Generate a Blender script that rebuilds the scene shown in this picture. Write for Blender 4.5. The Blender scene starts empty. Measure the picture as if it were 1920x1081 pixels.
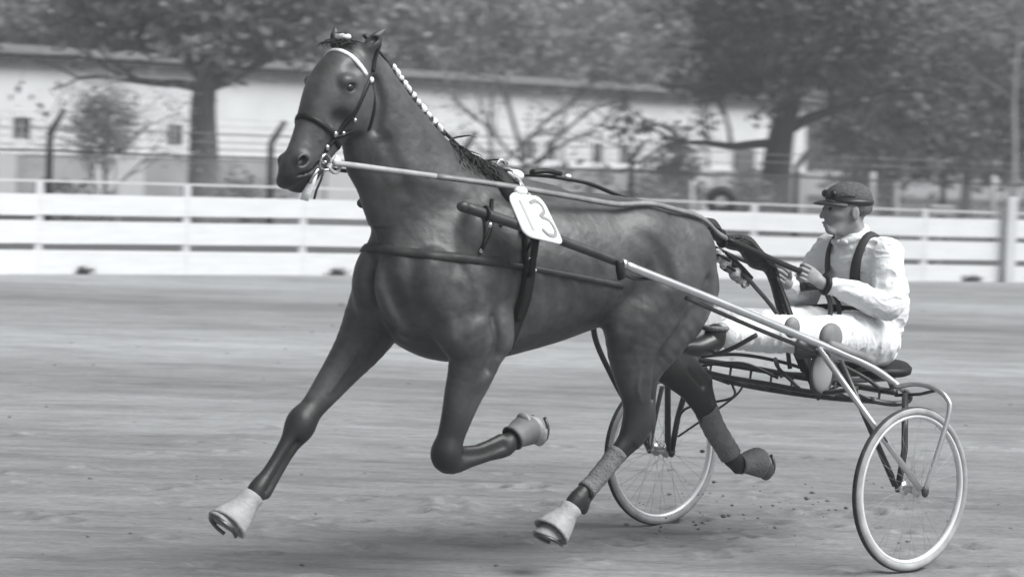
import bpy, bmesh, math, random
import numpy as np
from mathutils import Vector, Matrix, noise as mnoise

random.seed(7)
RNG = np.random.default_rng(11)
C = bpy.context.scene.collection
SC = bpy.context.scene

# ---------------------------------------------------------------- camera
cam_d = bpy.data.cameras.new('camera')
cam = bpy.data.objects.new('camera', cam_d)
C.objects.link(cam)
CAM_H = 1.7
pitch = math.atan((284.4 - 540.5) / 5000.0)
roll = math.atan(0.030)
fw = Vector((0, math.cos(pitch), math.sin(pitch)))
up0 = Vector((0, -math.sin(pitch), math.cos(pitch)))
rt0 = Vector((1, 0, 0))
rt = math.cos(roll) * rt0 + math.sin(roll) * up0
up = -math.sin(roll) * rt0 + math.cos(roll) * up0
R3 = Matrix((rt, up, -fw)).transposed()
cam.matrix_world = Matrix.Translation((0, 0, CAM_H)) @ R3.to_4x4()
cam_d.sensor_width = 36.0
cam_d.lens = 93.75
cam_d.clip_start = 0.1
cam_d.clip_end = 2000.0
cam_d.dof.use_dof = True
cam_d.dof.focus_distance = 11.3
cam_d.dof.aperture_fstop = 4.0
cam_d.dof.aperture_ratio = 0.5
SC.camera = cam

# ---------------------------------------------------------------- sky and sun
SUN_EL, SUN_AZ = 52.0, 112.0          # azimuth measured from +Y towards +X: behind the camera, to its right
w = bpy.data.worlds.new('World')
SC.world = w
w.use_nodes = True
nt = w.node_tree
nt.nodes.clear()
sky = nt.nodes.new('ShaderNodeTexSky')
sky.sky_type = 'NISHITA'
sky.sun_disc = False
sky.sun_elevation = math.radians(SUN_EL)
sky.sun_rotation = math.radians(SUN_AZ)
sky.air_density = 1.6
sky.dust_density = 4.0
bw = nt.nodes.new('ShaderNodeRGBToBW')
tint = nt.nodes.new('ShaderNodeMixRGB')
tint.blend_type = 'MULTIPLY'
tint.inputs[0].default_value = 1.0
tint.inputs[2].default_value = (0.965, 1.0, 1.02, 1)
bg = nt.nodes.new('ShaderNodeBackground')
bg.inputs[1].default_value = 0.095
wo = nt.nodes.new('ShaderNodeOutputWorld')
nt.links.new(sky.outputs[0], bw.inputs[0])
nt.links.new(bw.outputs[0], tint.inputs[1])
nt.links.new(tint.outputs[0], bg.inputs[0])
nt.links.new(bg.outputs[0], wo.inputs[0])

sd = bpy.data.lights.new('sun', 'SUN')
sd.energy = 3.6
sd.angle = math.radians(42)
sd.color = (1.0, 0.995, 0.985)
sun = bpy.data.objects.new('sun', sd)
C.objects.link(sun)
az, el = math.radians(SUN_AZ), math.radians(SUN_EL)
sdir = Vector((math.sin(az) * math.cos(el), math.cos(az) * math.cos(el), math.sin(el)))
sun.rotation_euler = sdir.to_track_quat('Z', 'Y').to_euler()
SC.view_settings.view_transform = 'Standard'
SC.view_settings.look = 'None'
SC.view_settings.exposure = 0.52
SC.view_settings.gamma = 1.0
SC.view_settings.use_curve_mapping = False

# ---------------------------------------------------------------- materials (everything neutral: a black-and-white place)
MATS = {}
def mat(name, v, rough=0.7, spec=0.4, nscale=0.0, namt=0.0, bump=0.0, bscale=None, metal=0.0,
        stretch=(1, 1, 1), tintc=(0.985, 1.0, 1.01), coords='Object', detail=4.0, attr=None, sheen=0.0, trans=0.0, bdist=0.02):
    if name in MATS:
        return MATS[name]
    m = bpy.data.materials.new(name)
    m.use_nodes = True
    n = m.node_tree
    b = n.nodes['Principled BSDF']
    b.inputs['Roughness'].default_value = rough
    b.inputs['Specular IOR Level'].default_value = spec
    b.inputs['Metallic'].default_value = metal
    if sheen:
        b.inputs['Sheen Weight'].default_value = sheen
    col = tuple(v * t for t in tintc) + (1,)
    b.inputs['Base Color'].default_value = col
    last = None
    tc = n.nodes.new('ShaderNodeTexCoord')
    mp = n.nodes.new('ShaderNodeMapping')
    mp.inputs['Scale'].default_value = stretch
    n.links.new(tc.outputs[coords], mp.inputs[0])
    if attr:
        at = n.nodes.new('ShaderNodeAttribute')
        at.attribute_name = attr
        last = at.outputs['Color']
    if nscale:
        nz = n.nodes.new('ShaderNodeTexNoise')
        nz.inputs['Scale'].default_value = nscale
        nz.inputs['Detail'].default_value = detail
        n.links.new(mp.outputs[0], nz.inputs[0])
        mr = n.nodes.new('ShaderNodeMapRange')
        mr.inputs[1].default_value = 0.3
        mr.inputs[2].default_value = 0.7
        mr.inputs[3].default_value = 1 - namt
        mr.inputs[4].default_value = 1 + namt
        n.links.new(nz.outputs[0], mr.inputs[0])
        mx = n.nodes.new('ShaderNodeMixRGB')
        mx.blend_type = 'MULTIPLY'
        mx.inputs[0].default_value = 1
        if last is not None:
            n.links.new(last, mx.inputs[1])
        else:
            mx.inputs[1].default_value = col
        n.links.new(mr.outputs[0], mx.inputs[2])
        last = mx.outputs[0]
    if last is not None:
        n.links.new(last, b.inputs['Base Color'])
    if bump:
        nb = n.nodes.new('ShaderNodeTexNoise')
        nb.inputs['Scale'].default_value = bscale or nscale or 20
        nb.inputs['Detail'].default_value = 5
        n.links.new(mp.outputs[0], nb.inputs[0])
        bn = n.nodes.new('ShaderNodeBump')
        bn.inputs['Strength'].default_value = bump
        bn.inputs['Distance'].default_value = bdist
        n.links.new(nb.outputs[0], bn.inputs['Height'])
        n.links.new(bn.outputs[0], b.inputs['Normal'])
    if trans:
        tr = n.nodes.new('ShaderNodeBsdfTranslucent')
        tr.inputs[0].default_value = tuple(min(1, c * 1.3) for c in col[:3]) + (1,)
        if last is not None:
            n.links.new(last, tr.inputs[0])
        ms = n.nodes.new('ShaderNodeMixShader')
        ms.inputs[0].default_value = trans
        out = n.nodes['Material Output']
        n.links.new(b.outputs[0], ms.inputs[1])
        n.links.new(tr.outputs[0], ms.inputs[2])
        n.links.new(ms.outputs[0], out.inputs[0])
    MATS[name] = m
    return m

# ---------------------------------------------------------------- frames
# The race frame: x runs the way the horse trots, y to the horse's left, z up; origin on the ground under the sulky's axle.
TH = 0.687
RACE = Matrix.Translation((1.201, 11.674, 0)) @ Matrix.Rotation(math.pi + TH, 4, 'Z')
WORLD = Matrix.Identity(4)

class MB:
    """collects geometry for ONE mesh object"""
    def __init__(self):
        self.v, self.f, self.n = [], [], 0
    def add(self, v, f):
        v = np.asarray(v, float).reshape(-1, 3)
        self.v.append(v)
        n = self.n
        self.f += [tuple(i + n for i in q) for q in f]
        self.n += len(v)
        return self
    def box(self, lo, hi, bev=0.0, M=None):
        bm = bmesh.new()
        bmesh.ops.create_cube(bm, size=1)
        for q in bm.verts:
            q.co = Vector([lo[i] + (hi[i] - lo[i]) * (q.co[i] + .5) for i in range(3)])
        if bev:
            bmesh.ops.bevel(bm, geom=list(bm.edges), offset=bev, segments=1, affect='EDGES')
        if M is not None:
            bm.transform(M)
        bm.verts.index_update()
        self.add([tuple(q.co) for q in bm.verts], [[q.index for q in f.verts] for f in bm.faces])
        bm.free()
        return self
    def tube(self, pts, r, seg=8, closed=False, flat=None, cap=True):
        v, f = tube_geo(pts, r, seg, closed, flat, cap)
        return self.add(v, f)
    def ball(self, c, r, seg=12, rings=8, M=None):
        if not hasattr(r, '__len__'):
            r = (r, r, r)
        v, f = [], []
        for i in range(rings + 1):
            th = math.pi * i / rings
            for j in range(seg):
                ph = 2 * math.pi * j / seg
                p = Vector((r[0] * math.sin(th) * math.cos(ph), r[1] * math.sin(th) * math.sin(ph), r[2] * math.cos(th)))
                if M is not None:
                    p = M @ p
                v.append((c[0] + p[0], c[1] + p[1], c[2] + p[2]))
        for i in range(rings):
            for j in range(seg):
                k = (j + 1) % seg
                a, b2, c2, d2 = i * seg + j, i * seg + k, (i + 1) * seg + k, (i + 1) * seg + j
                f.append((a, d2, c2, b2))
        return self.add(v, f)
    def build(self, name, m, parent=None, frame=None, smooth=True, merge=False):
        V = np.concatenate(self.v) if self.v else np.zeros((0, 3))
        return mesh_obj(name, V, self.f, m, parent, frame, smooth, merge)

def catmull(pts, k=6, closed=False):
    P = np.asarray(pts, float)
    n = len(P)
    out = []
    rng = n if closed else n - 1
    for i in range(rng):
        if closed:
            p0, p1, p2, p3 = P[(i - 1) % n], P[i], P[(i + 1) % n], P[(i + 2) % n]
        else:
            p1, p2 = P[i], P[i + 1]
            p0 = P[i - 1] if i > 0 else 2 * p1 - p2
            p3 = P[i + 2] if i + 2 < n else 2 * p2 - p1
        for j in range(k):
            t = j / k
            out.append(.5 * ((2 * p1) + (-p0 + p2) * t + (2 * p0 - 5 * p1 + 4 * p2 - p3) * t * t + (-p0 + 3 * p1 - 3 * p2 + p3) * t ** 3))
    if not closed:
        out.append(P[-1])
    return np.array(out)

def tube_geo(pts, r, seg=8, closed=False, flat=None, cap=True):
    P = np.asarray(pts, float)
    n = len(P)
    rr = np.full(n, r, float) if not hasattr(r, '__len__') else np.interp(np.linspace(0, 1, n), np.linspace(0, 1, len(r)), r)
    T = np.zeros_like(P)
    if closed:
        T = np.roll(P, -1, 0) - np.roll(P, 1, 0)
    else:
        T[1:-1] = P[2:] - P[:-2]
        T[0] = P[1] - P[0]
        T[-1] = P[-1] - P[-2]
    T /= np.linalg.norm(T, axis=1, keepdims=True) + 1e-12
    a = np.array([0, 0, 1.]) if abs(T[0][2]) < .9 else np.array([1., 0, 0])
    u = np.cross(T[0], a); u /= np.linalg.norm(u)
    v, f = [], []
    for i in range(n):
        u = u - T[i] * (u @ T[i]); u /= np.linalg.norm(u) + 1e-12
        b = np.cross(T[i], u)
        for j in range(seg):
            ph = 2 * math.pi * j / seg
            v.append(P[i] + rr[i] * (math.cos(ph) * u + math.sin(ph) * b * (flat or 1)))
    m = n if closed else n - 1
    for i in range(m):
        i2 = (i + 1) % n
        for j in range(seg):
            k = (j + 1) % seg
            f.append((i * seg + j, i * seg + k, i2 * seg + k, i2 * seg + j))
    if not closed and cap:
        f.append(tuple(range(seg))[::-1])
        f.append(tuple((n - 1) * seg + j for j in range(seg)))
    return v, f

HEADED = ('horse', 'bridle', 'overcheck_rein', 'reins')       # things that follow the horse's head
def head_turn(V):
    """the horse carries its head turned a little to its left"""
    V = np.array(V, float)
    t = np.clip((V[:, 0] - 2.20) / .16, 0, 1) * np.clip((V[:, 2] - 1.50) / .10, 0, 1)
    t = t * t * (3 - 2 * t)
    a = np.radians(11) * t
    x0, y0 = V[:, 0] - 2.30, V[:, 1].copy() * (1 + .06 * t)
    V[:, 0] = 2.30 + .016 * t + x0 * np.cos(a) - y0 * np.sin(a)
    V[:, 1] = x0 * np.sin(a) + y0 * np.cos(a) - .020 * t
    return V
def mesh_obj(name, V, F, m, parent=None, frame=None, smooth=True, merge=False):
    """V in frame coordinates (race frame or world); stored relative to the parent thing"""
    frame = RACE if frame is None else frame
    me = bpy.data.meshes.new(name)
    V = np.asarray(V, float)
    o = bpy.data.objects.new(name, me)
    p_ = parent
    while p_ is not None:
        if p_.name in HEADED:
            V = head_turn(V)
            break
        p_ = p_.parent
    if parent is not None:
        Mi = parent_matrix(parent).inverted() @ frame
        M = np.array(Mi)
        V = V @ M[:3, :3].T + M[:3, 3]
    else:
        c = V.mean(0); c[2] = V[:, 2].min()
        loc = frame @ Vector(c)
        o.matrix_world = Matrix.Translation(loc) @ frame.to_3x3().to_4x4()
        V = V - c
    if isinstance(F, np.ndarray):
        nf = len(F); k = F.shape[1]
        me.vertices.add(len(V)); me.vertices.foreach_set('co', V.astype(np.float32).ravel())
        me.loops.add(nf * k); me.loops.foreach_set('vertex_index', F.astype(np.int32).ravel())
        me.polygons.add(nf)
        me.polygons.foreach_set('loop_start', np.arange(0, nf * k, k, dtype=np.int32))
        me.polygons.foreach_set('loop_total', np.full(nf, k, np.int32))
        me.update(calc_edges=True)
    else:
        me.from_pydata([tuple(q) for q in V], [], F)
    if merge:
        bm = bmesh.new(); bm.from_mesh(me)
        bmesh.ops.remove_doubles(bm, verts=bm.verts, dist=1e-5)
        bm.to_mesh(me); bm.free()
    if smooth:
        me.polygons.foreach_set('use_smooth', np.ones(len(me.polygons), bool))
    me.materials.append(m)
    C.objects.link(o)
    if parent is not None:
        o.parent = parent
    WM[o.name] = parent_matrix(parent) if parent is not None else o.matrix_world.copy()
    return o

WM = {}
def parent_matrix(p):
    return WM[p.name]

def sharp(o, ang=35):
    """flat shading across hard edges"""
    me = o.data
    me.set_sharp_from_angle(angle=math.radians(ang))
    return o

def tag(o, label=None, cat=None, group=None, kind=None):
    if label: o['label'] = label
    if cat: o['category'] = cat
    if group: o['group'] = group
    if kind: o['kind'] = kind
    return o

def thing(name, label, cat, base, group=None, frame=None, rz=0.0):
    frame = RACE if frame is None else frame
    o = bpy.data.objects.new(name, None)
    o.empty_display_size = .2
    M = frame @ Matrix.Translation(base) @ Matrix.Rotation(rz, 4, 'Z')
    o.matrix_world = M
    C.objects.link(o)
    WM[o.name] = M
    return tag(o, label, cat, group)

# ---------------------------------------------------------------- implicit surfaces (organic shapes grow as one skin)
class Field:
    def __init__(self, lo, hi, h):
        self.lo = np.array(lo, float); self.h = h
        self.n = np.ceil((np.array(hi) - self.lo) / h).astype(int) + 1
        self.F = np.full(self.n, .3, np.float32)
        self.ax = [self.lo[i] + h * np.arange(self.n[i], dtype=np.float32) for i in range(3)]
    def box(self, lo, hi):
        i0 = np.clip(np.floor((np.array(lo) - self.lo) / self.h).astype(int), 0, self.n)
        i1 = np.clip(np.ceil((np.array(hi) - self.lo) / self.h).astype(int) + 1, 0, self.n)
        s = tuple(slice(a, b) for a, b in zip(i0, i1))
        X = self.ax[0][s[0]][:, None, None]; Y = self.ax[1][s[1]][None, :, None]; Z = self.ax[2][s[2]][None, None, :]
        return s, X, Y, Z
    def blend(self, s, d, k, op):
        A = self.F[s]
        if op == 'add':
            hh = np.maximum(k - np.abs(A - d), 0)
            self.F[s] = np.minimum(A, d) - hh * hh * (.25 / k)
        elif op == 'cut':
            d = -d
            hh = np.maximum(k - np.abs(A - d), 0)
            self.F[s] = np.maximum(A, d) + hh * hh * (.25 / k)
    def chain(self, pts, k=.03, op='add', sub=4, lat=(0, 1, 0), grow=0.0):
        """pts rows: x,y,z,r_in_plane,r_lateral"""
        P = np.array([list(p) + ([p[3]] if len(p) == 4 else []) for p in pts], float)
        P[:, 3:] += grow
        if len(P) > 2 and sub > 1:
            P = catmull(P, sub)
        R = P[:, 3:].max()
        m = R + k + 2 * self.h
        s, X, Y, Z = self.box(P[:, :3].min(0) - m, P[:, :3].max(0) + m)
        best = None
        lat = np.array(lat, float)
        shp = np.broadcast_shapes(X.shape, Y.shape, Z.shape)
        best = np.full(shp, 9., np.float32)
        for i in range(len(P) - 1):
            a, b = P[i], P[i + 1]
            m2 = max(a[3:].max(), b[3:].max()) + k + 2 * self.h
            lo = np.minimum(a[:3], b[:3]) - m2; hi = np.maximum(a[:3], b[:3]) + m2
            s2, X2, Y2, Z2 = self.box(lo, hi)
            rel = tuple(slice(max(q.start - p.start, 0), max(q.stop - p.start, 0)) for q, p in zip(s2, s))
            ab = b[:3] - a[:3]; L = np.linalg.norm(ab)
            if L < 1e-6: continue
            T = ab / L
            ly = lat - T * (lat @ T)
            ly /= np.linalg.norm(ly) + 1e-9
            nn = np.cross(T, ly)
            dx, dy, dz = X2 - a[0], Y2 - a[1], Z2 - a[2]
            st = dx * T[0] + dy * T[1] + dz * T[2]
            sn = dx * nn[0] + dy * nn[1] + dz * nn[2]
            sl = dx * ly[0] + dy * ly[1] + dz * ly[2]
            t = np.clip(st / L, 0, 1)
            rn = a[3] + (b[3] - a[3]) * t
            rl = a[4] + (b[4] - a[4]) * t
            se = st - t * L
            rs = np.minimum(rn, rl)
            q2n, q2l, q2e = sn / rn, sl / rl, se / rs
            q = np.sqrt(q2n ** 2 + q2l ** 2 + q2e ** 2) + 1e-6
            g = np.sqrt((q2n / rn) ** 2 + (q2l / rl) ** 2 + (q2e / rs) ** 2) + 1e-6
            d = (q - 1) * q / g
            best[rel] = np.minimum(best[rel], d.astype(np.float32))
        self.blend(s, best, k, op)
        return self
    def ell(self, c, r, k=.03, op='add', R=None):
        r = np.array(r, float) if hasattr(r, '__len__') else np.array([r] * 3, float)
        m = r.max() + k + 2 * self.h
        s, X, Y, Z = self.box(np.array(c) - m, np.array(c) + m)
        dx, dy, dz = X - c[0], Y - c[1], Z - c[2]
        if R is not None:
            M = np.array(R)
            dx, dy, dz = (M[0, 0] * dx + M[1, 0] * dy + M[2, 0] * dz, M[0, 1] * dx + M[1, 1] * dy + M[2, 1] * dz,
                          M[0, 2] * dx + M[1, 2] * dy + M[2, 2] * dz)
        q = np.sqrt((dx / r[0]) ** 2 + (dy / r[1]) ** 2 + (dz / r[2]) ** 2) + 1e-6
        g = np.sqrt((dx / r[0] ** 2) ** 2 + (dy / r[1] ** 2) ** 2 + (dz / r[2] ** 2) ** 2) + 1e-6
        self.blend(s, ((q - 1) * q / g).astype(np.float32), k, op)
        return self
    def plane(self, p, nrm, k=.004):
        """cut away everything on the side the normal points to"""
        nrm = np.array(nrm, float); nrm /= np.linalg.norm(nrm)
        s, X, Y, Z = self.box(self.lo, self.lo + self.h * self.n)
        d = (X - p[0]) * nrm[0] + (Y - p[1]) * nrm[1] + (Z - p[2]) * nrm[2]
        self.F = np.maximum(self.F, d.astype(np.float32))
        return self
    def sample(self, p):
        q = (np.asarray(p) - self.lo) / self.h
        i = np.floor(q).astype(int)
        i = np.clip(i, 0, self.n - 2)
        f = np.clip(q - i, 0, 1)
        F = self.F; x, y, z = i.T if i.ndim > 1 else i
        fx, fy, fz = f.T if f.ndim > 1 else f
        c = 0
        for a in (0, 1):
            for b in (0, 1):
                for e in (0, 1):
                    c = c + F[x + a, y + b, z + e] * (fx if a else 1 - fx) * (fy if b else 1 - fy) * (fz if e else 1 - fz)
        return c
    def grad(self, p):
        e = self.h
        g = np.array([self.sample(p + np.eye(3)[i] * e) - self.sample(p - np.eye(3)[i] * e) for i in range(3)])
        return g / (np.linalg.norm(g) + 1e-9)
    def hit(self, c, d, tmax):
        """outermost surface point going from c along d"""
        d = np.array(d, float); d /= np.linalg.norm(d)
        ts = np.arange(tmax, 0, -self.h * .5)
        P = np.array(c)[None] + ts[:, None] * d[None]
        v = self.sample(P)
        k = np.where(v < 0)[0]
        if len(k) == 0:
            return np.array(c, float)
        i = k[0]
        if i == 0: return P[0]
        t = v[i - 1] / (v[i - 1] - v[i])
        return P[i - 1] + (P[i] - P[i - 1]) * t
    def surf(self, relax=0):
        F = self.F; h = self.h
        S = F < 0
        cnt = np.zeros(np.array(F.shape) - 1, np.int8)
        for a in (0, 1):
            for b in (0, 1):
                for c in (0, 1):
                    cnt += S[a:F.shape[0] - 1 + a, b:F.shape[1] - 1 + b, c:F.shape[2] - 1 + c]
        act = np.argwhere((cnt > 0) & (cnt < 8))
        idx = np.full(cnt.shape, -1, np.int32)
        idx[tuple(act.T)] = np.arange(len(act))
        acc = np.zeros((len(act), 3)); num = np.zeros(len(act))
        cor = {}
        for a in (0, 1):
            for b in (0, 1):
                for c in (0, 1):
                    cor[a, b, c] = F[act[:, 0] + a, act[:, 1] + b, act[:, 2] + c]
        for ax in range(3):
            for u in (0, 1):
                for v in (0, 1):
                    p0 = [u, v]; p0.insert(ax, 0); p1 = [u, v]; p1.insert(ax, 1)
                    f0, f1 = cor[tuple(p0)], cor[tuple(p1)]
                    m = (f0 < 0) != (f1 < 0)
                    t = np.where(m, f0 / np.where(m, f0 - f1, 1), 0)
                    pos = np.array(p0, float)[None] + np.eye(3)[ax][None] * t[:, None]
                    acc[m] += pos[m]; num[m] += 1
        V = self.lo + h * (act + acc / np.maximum(num, 1)[:, None])
        Q = []
        for ax in range(3):
            o1, o2 = [(1, 2), (2, 0), (0, 1)][ax]
            A = np.moveaxis(S, ax, 0)
            e = np.argwhere(np.moveaxis(A[1:] != A[:-1], 0, ax))
            ok = (e[:, o1] > 0) & (e[:, o2] > 0) & (e[:, o1] < F.shape[o1] - 1) & (e[:, o2] < F.shape[o2] - 1)
            e = e[ok]
            d1 = np.zeros(3, int); d1[o1] = 1
            d2 = np.zeros(3, int); d2[o2] = 1
            q = np.stack([idx[tuple((e - d1 - d2).T)], idx[tuple((e - d2).T)], idx[tuple(e.T)], idx[tuple((e - d1).T)]], 1)
            inside = S[tuple(e.T)]
            q = np.where(inside[:, None], q, q[:, ::-1])
            Q.append(q)
        Q = np.concatenate(Q)
        for _ in range(relax):
            N = np.zeros_like(V); c = np.zeros(len(V))
            for i in range(4):
                np.add.at(N, Q[:, i], V[Q[:, (i + 1) % 4]]); np.add.at(c, Q[:, i], 1)
                np.add.at(N, Q[:, (i + 1) % 4], V[Q[:, i]]); np.add.at(c, Q[:, (i + 1) % 4], 1)
            V = V * .5 + .5 * N / c[:, None]
        return V, Q

def strap(field, rays, width, thick=.004, up_hint=None, closed=False, lift=.002):
    """a leather strap laid on an implicit skin; rays = list of (centre, direction, tmax) or points; width along the cross direction"""
    pts, nor = [], []
    for c, d, tm in rays:
        p = field.hit(c, d, tm)
        n = field.grad(p)
        if n @ np.array(d) < 0:
            n = np.array(d) / np.linalg.norm(d)
        pts.append(p); nor.append(n)
    return ribbon(pts, nor, width, thick, closed, lift)

def ribbon(pts, nor, width, thick=.004, closed=False, lift=.002):
    P = np.array(pts, float); N = np.array(nor, float)
    n = len(P)
    def sm(A):
        B = A.copy()
        if closed:
            return (np.roll(A, 1, 0) + 2 * A + np.roll(A, -1, 0)) / 4
        B[1:-1] = (A[:-2] + 2 * A[1:-1] + A[2:]) / 4
        return B
    for _ in range(2):
        P = sm(P); N = sm(N)
    N /= np.linalg.norm(N, axis=1, keepdims=True)
    T = (np.roll(P, -1, 0) - np.roll(P, 1, 0)) if closed else np.gradient(P, axis=0)
    T /= np.linalg.norm(T, axis=1, keepdims=True) + 1e-9
    W = np.cross(N, T); W /= np.linalg.norm(W, axis=1, keepdims=True) + 1e-9
    ww = np.full(n, width) if not hasattr(width, '__len__') else np.interp(np.linspace(0, 1, n), np.linspace(0, 1, len(width)), width)
    v = []
    for i in range(n):
        o = P[i] + N[i] * lift
        hw = W[i] * ww[i] / 2
        v += [o - hw - N[i] * thick * .6, o - hw + N[i] * thick * .7, o + N[i] * thick * 1.1, o + hw + N[i] * thick * .7, o + hw - N[i] * thick * .6]
    f = []
    m = n if closed else n - 1
    for i in range(m):
        j = (i + 1) % n
        for k in range(5):
            l = (k + 1) % 5
            f.append((i * 5 + k, i * 5 + l, j * 5 + l, j * 5 + k))
    if not closed:
        f.append(tuple(range(5))[::-1]); f.append(tuple((n - 1) * 5 + k for k in range(5)))
    return v, f

def fractal(V, scale, octaves=3, seed=0.0):
    """smooth fractal noise, about -1..1"""
    return np.array([mnoise.fractal((p[0] * scale + seed, p[1] * scale, p[2] * scale), .6, 2.1, octaves) for p in V])

def vnoise(V, scale, seed=0.0):
    """cheap smooth noise for many points"""
    X = V * scale + seed
    a = np.sin(X[:, 0] * 1.7 + 1.3 * np.sin(X[:, 1] * 1.1 + .4) + seed) + np.sin(X[:, 1] * 1.9 + 1.2 * np.sin(X[:, 2] * 1.3 + 1.7)) \
        + np.sin(X[:, 2] * 1.6 + 1.4 * np.sin(X[:, 0] * 1.2 + 2.9))
    return a / 3
# ================================================================ the track and what lies behind it (world frame: x right, y away, z up)
def dirt_material():
    m = bpy.data.materials.new('track_dirt'); m.use_nodes = True
    n = m.node_tree; L = n.links; b = n.nodes['Principled BSDF']
    b.inputs['Roughness'].default_value = .92; b.inputs['Specular IOR Level'].default_value = .15
    tc = n.nodes.new('ShaderNodeNewGeometry')
    def noise(scale, sx, sy, det=5, rot=8.):
        mp = n.nodes.new('ShaderNodeMapping'); mp.inputs['Rotation'].default_value = (0, 0, math.radians(rot)); mp.inputs['Scale'].default_value = (sx, sy, 1)
        z = n.nodes.new('ShaderNodeTexNoise'); z.inputs['Scale'].default_value = scale; z.inputs['Detail'].default_value = det
        L.new(tc.outputs['Position'], mp.inputs[0]); L.new(mp.outputs[0], z.inputs[0]); return z.outputs[0]
    def rng(s, a, bb, c, d):
        r = n.nodes.new('ShaderNodeMapRange'); r.inputs[1].default_value = a; r.inputs[2].default_value = bb; r.inputs[3].default_value = c; r.inputs[4].default_value = d
        L.new(s, r.inputs[0]); return r.outputs[0]
    def mul(a, bb):
        x = n.nodes.new('ShaderNodeMath'); x.operation = 'MULTIPLY'; L.new(a, x.inputs[0])
        if hasattr(bb, 'links'): L.new(bb, x.inputs[1])
        else: x.inputs[1].default_value = bb
        return x.outputs[0]
    def add(a, bb):
        x = n.nodes.new('ShaderNodeMath'); x.operation = 'ADD'; L.new(a, x.inputs[0]); L.new(bb, x.inputs[1]); return x.outputs[0]
    bands = rng(noise(1.0, .03, .42, 3, 4), .35, .65, .88, 1.12)      # harrowed lanes
    streak = rng(noise(1.0, .6, 5.5, 5, 6), .3, .7, .91, 1.09)        # drag marks
    streak2 = rng(noise(1.0, 3.5, 16, 5, 6), .3, .7, .92, 1.08)
    patch = mul(rng(noise(1.0, .8, 2.4, 4, 6), .42, .66, 1.0, .78), rng(noise(4.0, .8, 2.2, 4, 6), .50, .68, 1.0, .80))         # damp scuffs
    speck = rng(noise(26, 1, 1.6, 6), .3, .7, .88, 1.10)
    v = mul(mul(mul(mul(bands, streak), streak2), patch), speck)
    # lanes worn along the track: a paler rolled strip, a darker wet line by the rail
    sp = n.nodes.new('ShaderNodeSeparateXYZ'); L.new(tc.outputs['Position'], sp.inputs[0])
    yy = add(add(sp.outputs[1], mul(sp.outputs[0], .10)), mul(noise(1.0, .12, .5, 3, 4), 2.2))
    rmp = n.nodes.new('ShaderNodeValToRGB'); L.new(rng(yy, 8.0, 38.0, 0, 1), rmp.inputs[0])
    el_ = rmp.color_ramp.elements
    stops = [(0, .86), (.30, .90), (.42, .94), (.46, 1.16), (.56, 1.22), (.61, .98), (.68, 1.02), (.70, .80), (.725, .80), (.75, 1.04), (.86, 1.12), (1, 1.0)]
    el_[0].position = 0; el_[0].color = (.86,) * 3 + (1,); el_[1].position = 1
    for p_, c_ in stops[1:-1]:
        e_ = el_.new(p_); e_.color = (c_ * .8, c_ * .8, c_ * .8, 1)
    el_[0].color = (.69, .69, .69, 1); el_[len(el_) - 1].color = (.8, .8, .8, 1)
    v = mul(mul(v, rmp.outputs[0]), 1.25)
    v = mul(v, .24)
    cr = n.nodes.new('ShaderNodeCombineColor')
    for i, t in enumerate((.975, 1.0, 1.015)):
        L.new(mul(v, t), cr.inputs[i])
    L.new(cr.outputs[0], b.inputs['Base Color'])
    h = add(add(mul(noise(3.0, .8, 2.2, 6), .9), mul(noise(16, .8, 1.8, 5), .35)), mul(noise(1.0, .5, 8, 3), .6))
    bp = n.nodes.new('ShaderNodeBump'); bp.inputs['Strength'].default_value = .9; bp.inputs['Distance'].default_value = .045
    L.new(h, bp.inputs['Height']); L.new(bp.outputs[0], b.inputs['Normal'])
    return m
M_dirt = dirt_material()
def bumpy_grid(x0, x1, y0, y1, dx, dy, amp, zf=None):
    xs = np.arange(x0, x1 + dx * .5, dx); ys = np.arange(y0, y1 + dy * .5, dy)
    X, Y = np.meshgrid(xs, ys, indexing='ij')
    P = np.stack([X.ravel(), Y.ravel(), 0 * X.ravel()], 1)
    z = amp * (vnoise(P * np.array([1.2, 2.6, 1]), 1.0) * .8 + vnoise(P * np.array([3.1, 7.3, 1]), 1.3, 4.) * .5 + vnoise(P * np.array([9, 19., 1]), 1.0, 9.) * .35)
    e = np.minimum.reduce([(P[:, 0] - x0), (x1 - P[:, 0]), (P[:, 1] - y0), (y1 - P[:, 1])])
    P[:, 2] = z * np.clip(e / .5, 0, 1)
    if zf is not None: P[:, 2] += zf(P)
    nx, ny = len(xs), len(ys)
    i = np.arange(nx * ny).reshape(nx, ny)
    F = np.stack([i[:-1, :-1].ravel(), i[1:, :-1].ravel(), i[1:, 1:].ravel(), i[:-1, 1:].ravel()], 1)
    return P, F
# fence line (posts on the ground), reads left to right
FL = catmull([(-14.0, 28.0), (-6.38, 33.15), (-4.22, 34.42), (-1.91, 35.63), (1.79, 37.39), (5.59, 38.82), (7.62, 39.68), (13.0, 41.7)], 12)
def fence_y(x): return np.interp(x, FL[:, 0], FL[:, 1])
P, F = bumpy_grid(-5, 5, 7, 19, .025, .025, .008)
rgp = random.Random(12)
for i in range(170):                       # hoof prints pressed into the loose dirt
    hx_, hy_ = rgp.uniform(-3.6, 3.6), rgp.uniform(8.8, 16.5)
    if i < 60: hx_, hy_ = rgp.gauss(.9, 1.0), rgp.gauss(12.2, .8)
    m_ = (np.abs(P[:, 0] - hx_) < .2) & (np.abs(P[:, 1] - hy_) < .2)
    r_ = np.hypot((P[m_, 0] - hx_) * .9, (P[m_, 1] - hy_)) / rgp.uniform(.75, 1.15)
    P[m_, 2] += -.024 * np.exp(-(r_ / .045) ** 4) + .010 * np.exp(-((r_ - .085) / .028) ** 2)
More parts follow.
